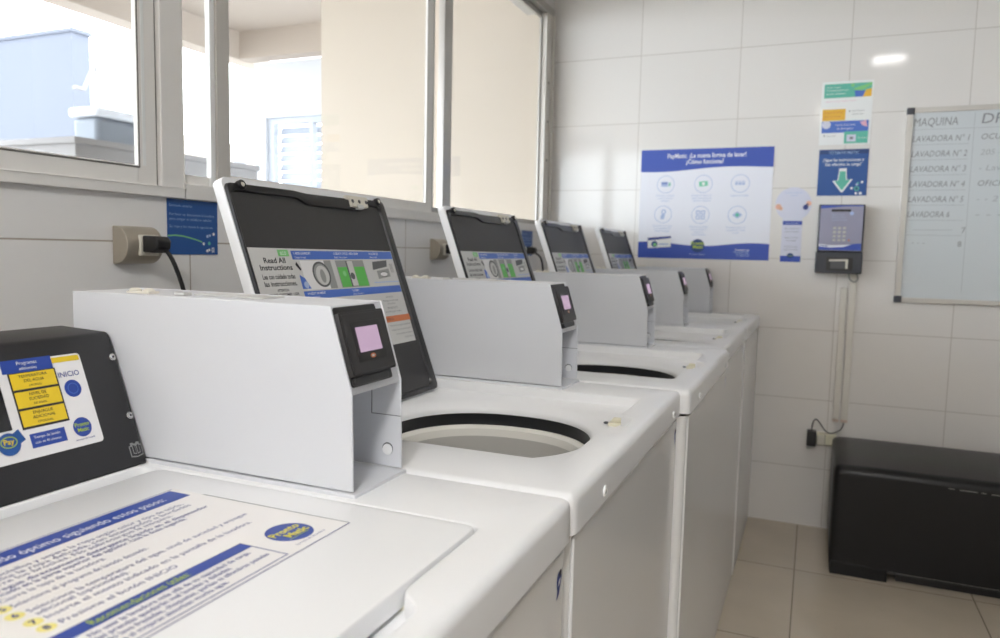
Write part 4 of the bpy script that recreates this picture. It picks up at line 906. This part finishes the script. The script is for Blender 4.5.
q = MB(); q.tube([(-5, 4.30, -0.02), (-5, 4.30, 2.84)], 0.022, 'concrete', 8); q.build('post', t, L)
t = thing('blue_building', 'pale blue flat roofed building seen through the left window', 'building', (-11, 7, 0)); L = t.location
q = MB(); q.v = []; 
q.box(-13.5, -7.53, 6.0, 6.25, -0.02, 3.80, 'blue_render'); q.build('wall', t, L)
q = MB(); q.box(-13.55, -7.50, 5.98, 6.27, 3.80, 3.85, 'blue_render'); q.build('coping', t, L)
q = MB(); q.box(-5.25, -5.05, 5.3, 6.9, -0.02, 2.27, 'beige_wall'); q.box(-5.3, -5.0, 5.25, 6.95, 2.27, 2.33, 'beige_wall')
tag(q.build('garden_wall', None, (-5.15, 6.1, 0)), 'low beige garden wall far out in the yard', 'wall')

# ------------------------------------------------------------------ light, sky, camera
wd = bpy.data.worlds.new('sky'); SC.world = wd; wd.use_nodes = True
bg = wd.node_tree.nodes['Background']; bg.inputs[0].default_value = (0.88, 0.94, 1.0, 1); bg.inputs[1].default_value = 5.0
sun = bpy.data.lights.new('sun', 'SUN'); sun.energy = 4.5; sun.angle = R(1.0); sun.color = (1.0, 0.97, 0.93)
so = bpy.data.objects.new('sun', sun); COL.objects.link(so)
so.rotation_euler = Vector((0.70, -0.42, -0.60)).to_track_quat('-Z', 'Y').to_euler(); so.location = (-6, 4, 8)

yaw, pitch, roll, f = -0.3993, -0.0927, 0.0220, 742.98
cam = bpy.data.cameras.new('camera'); co = bpy.data.objects.new('camera', cam); COL.objects.link(co)
fw = Vector((math.sin(yaw) * math.cos(pitch), math.cos(yaw) * math.cos(pitch), math.sin(pitch)))
r0 = Vector((math.cos(yaw), -math.sin(yaw), 0)); u0 = r0.cross(fw)
r1 = r0 * math.cos(roll) + u0 * math.sin(roll); u1 = -r0 * math.sin(roll) + u0 * math.cos(roll)
mw = Matrix(((r1.x, u1.x, -fw.x, 1.2225), (r1.y, u1.y, -fw.y, -0.7251), (r1.z, u1.z, -fw.z, 1.1891), (0, 0, 0, 1)))
co.matrix_world = mw
cam.sensor_fit = 'HORIZONTAL'; cam.sensor_width = 36.0; cam.lens = f * 36.0 / 1000.0
cam.clip_start = 0.02; cam.clip_end = 200
cam.dof.use_dof = True; cam.dof.focus_distance = 1.02; cam.dof.aperture_fstop = 6.3
SC.camera = co

SC.view_settings.view_transform = 'Standard'; SC.view_settings.look = 'None'
SC.view_settings.gamma = 1.0; SC.view_settings.use_curve_mapping = False
SC.view_settings.exposure = 0.98
SC.cycles.max_bounces = 10; SC.cycles.diffuse_bounces = 6; SC.cycles.transparent_max_bounces = 12
SC.cycles.use_denoising = True
SC.cycles.sample_clamp_indirect = 8.0
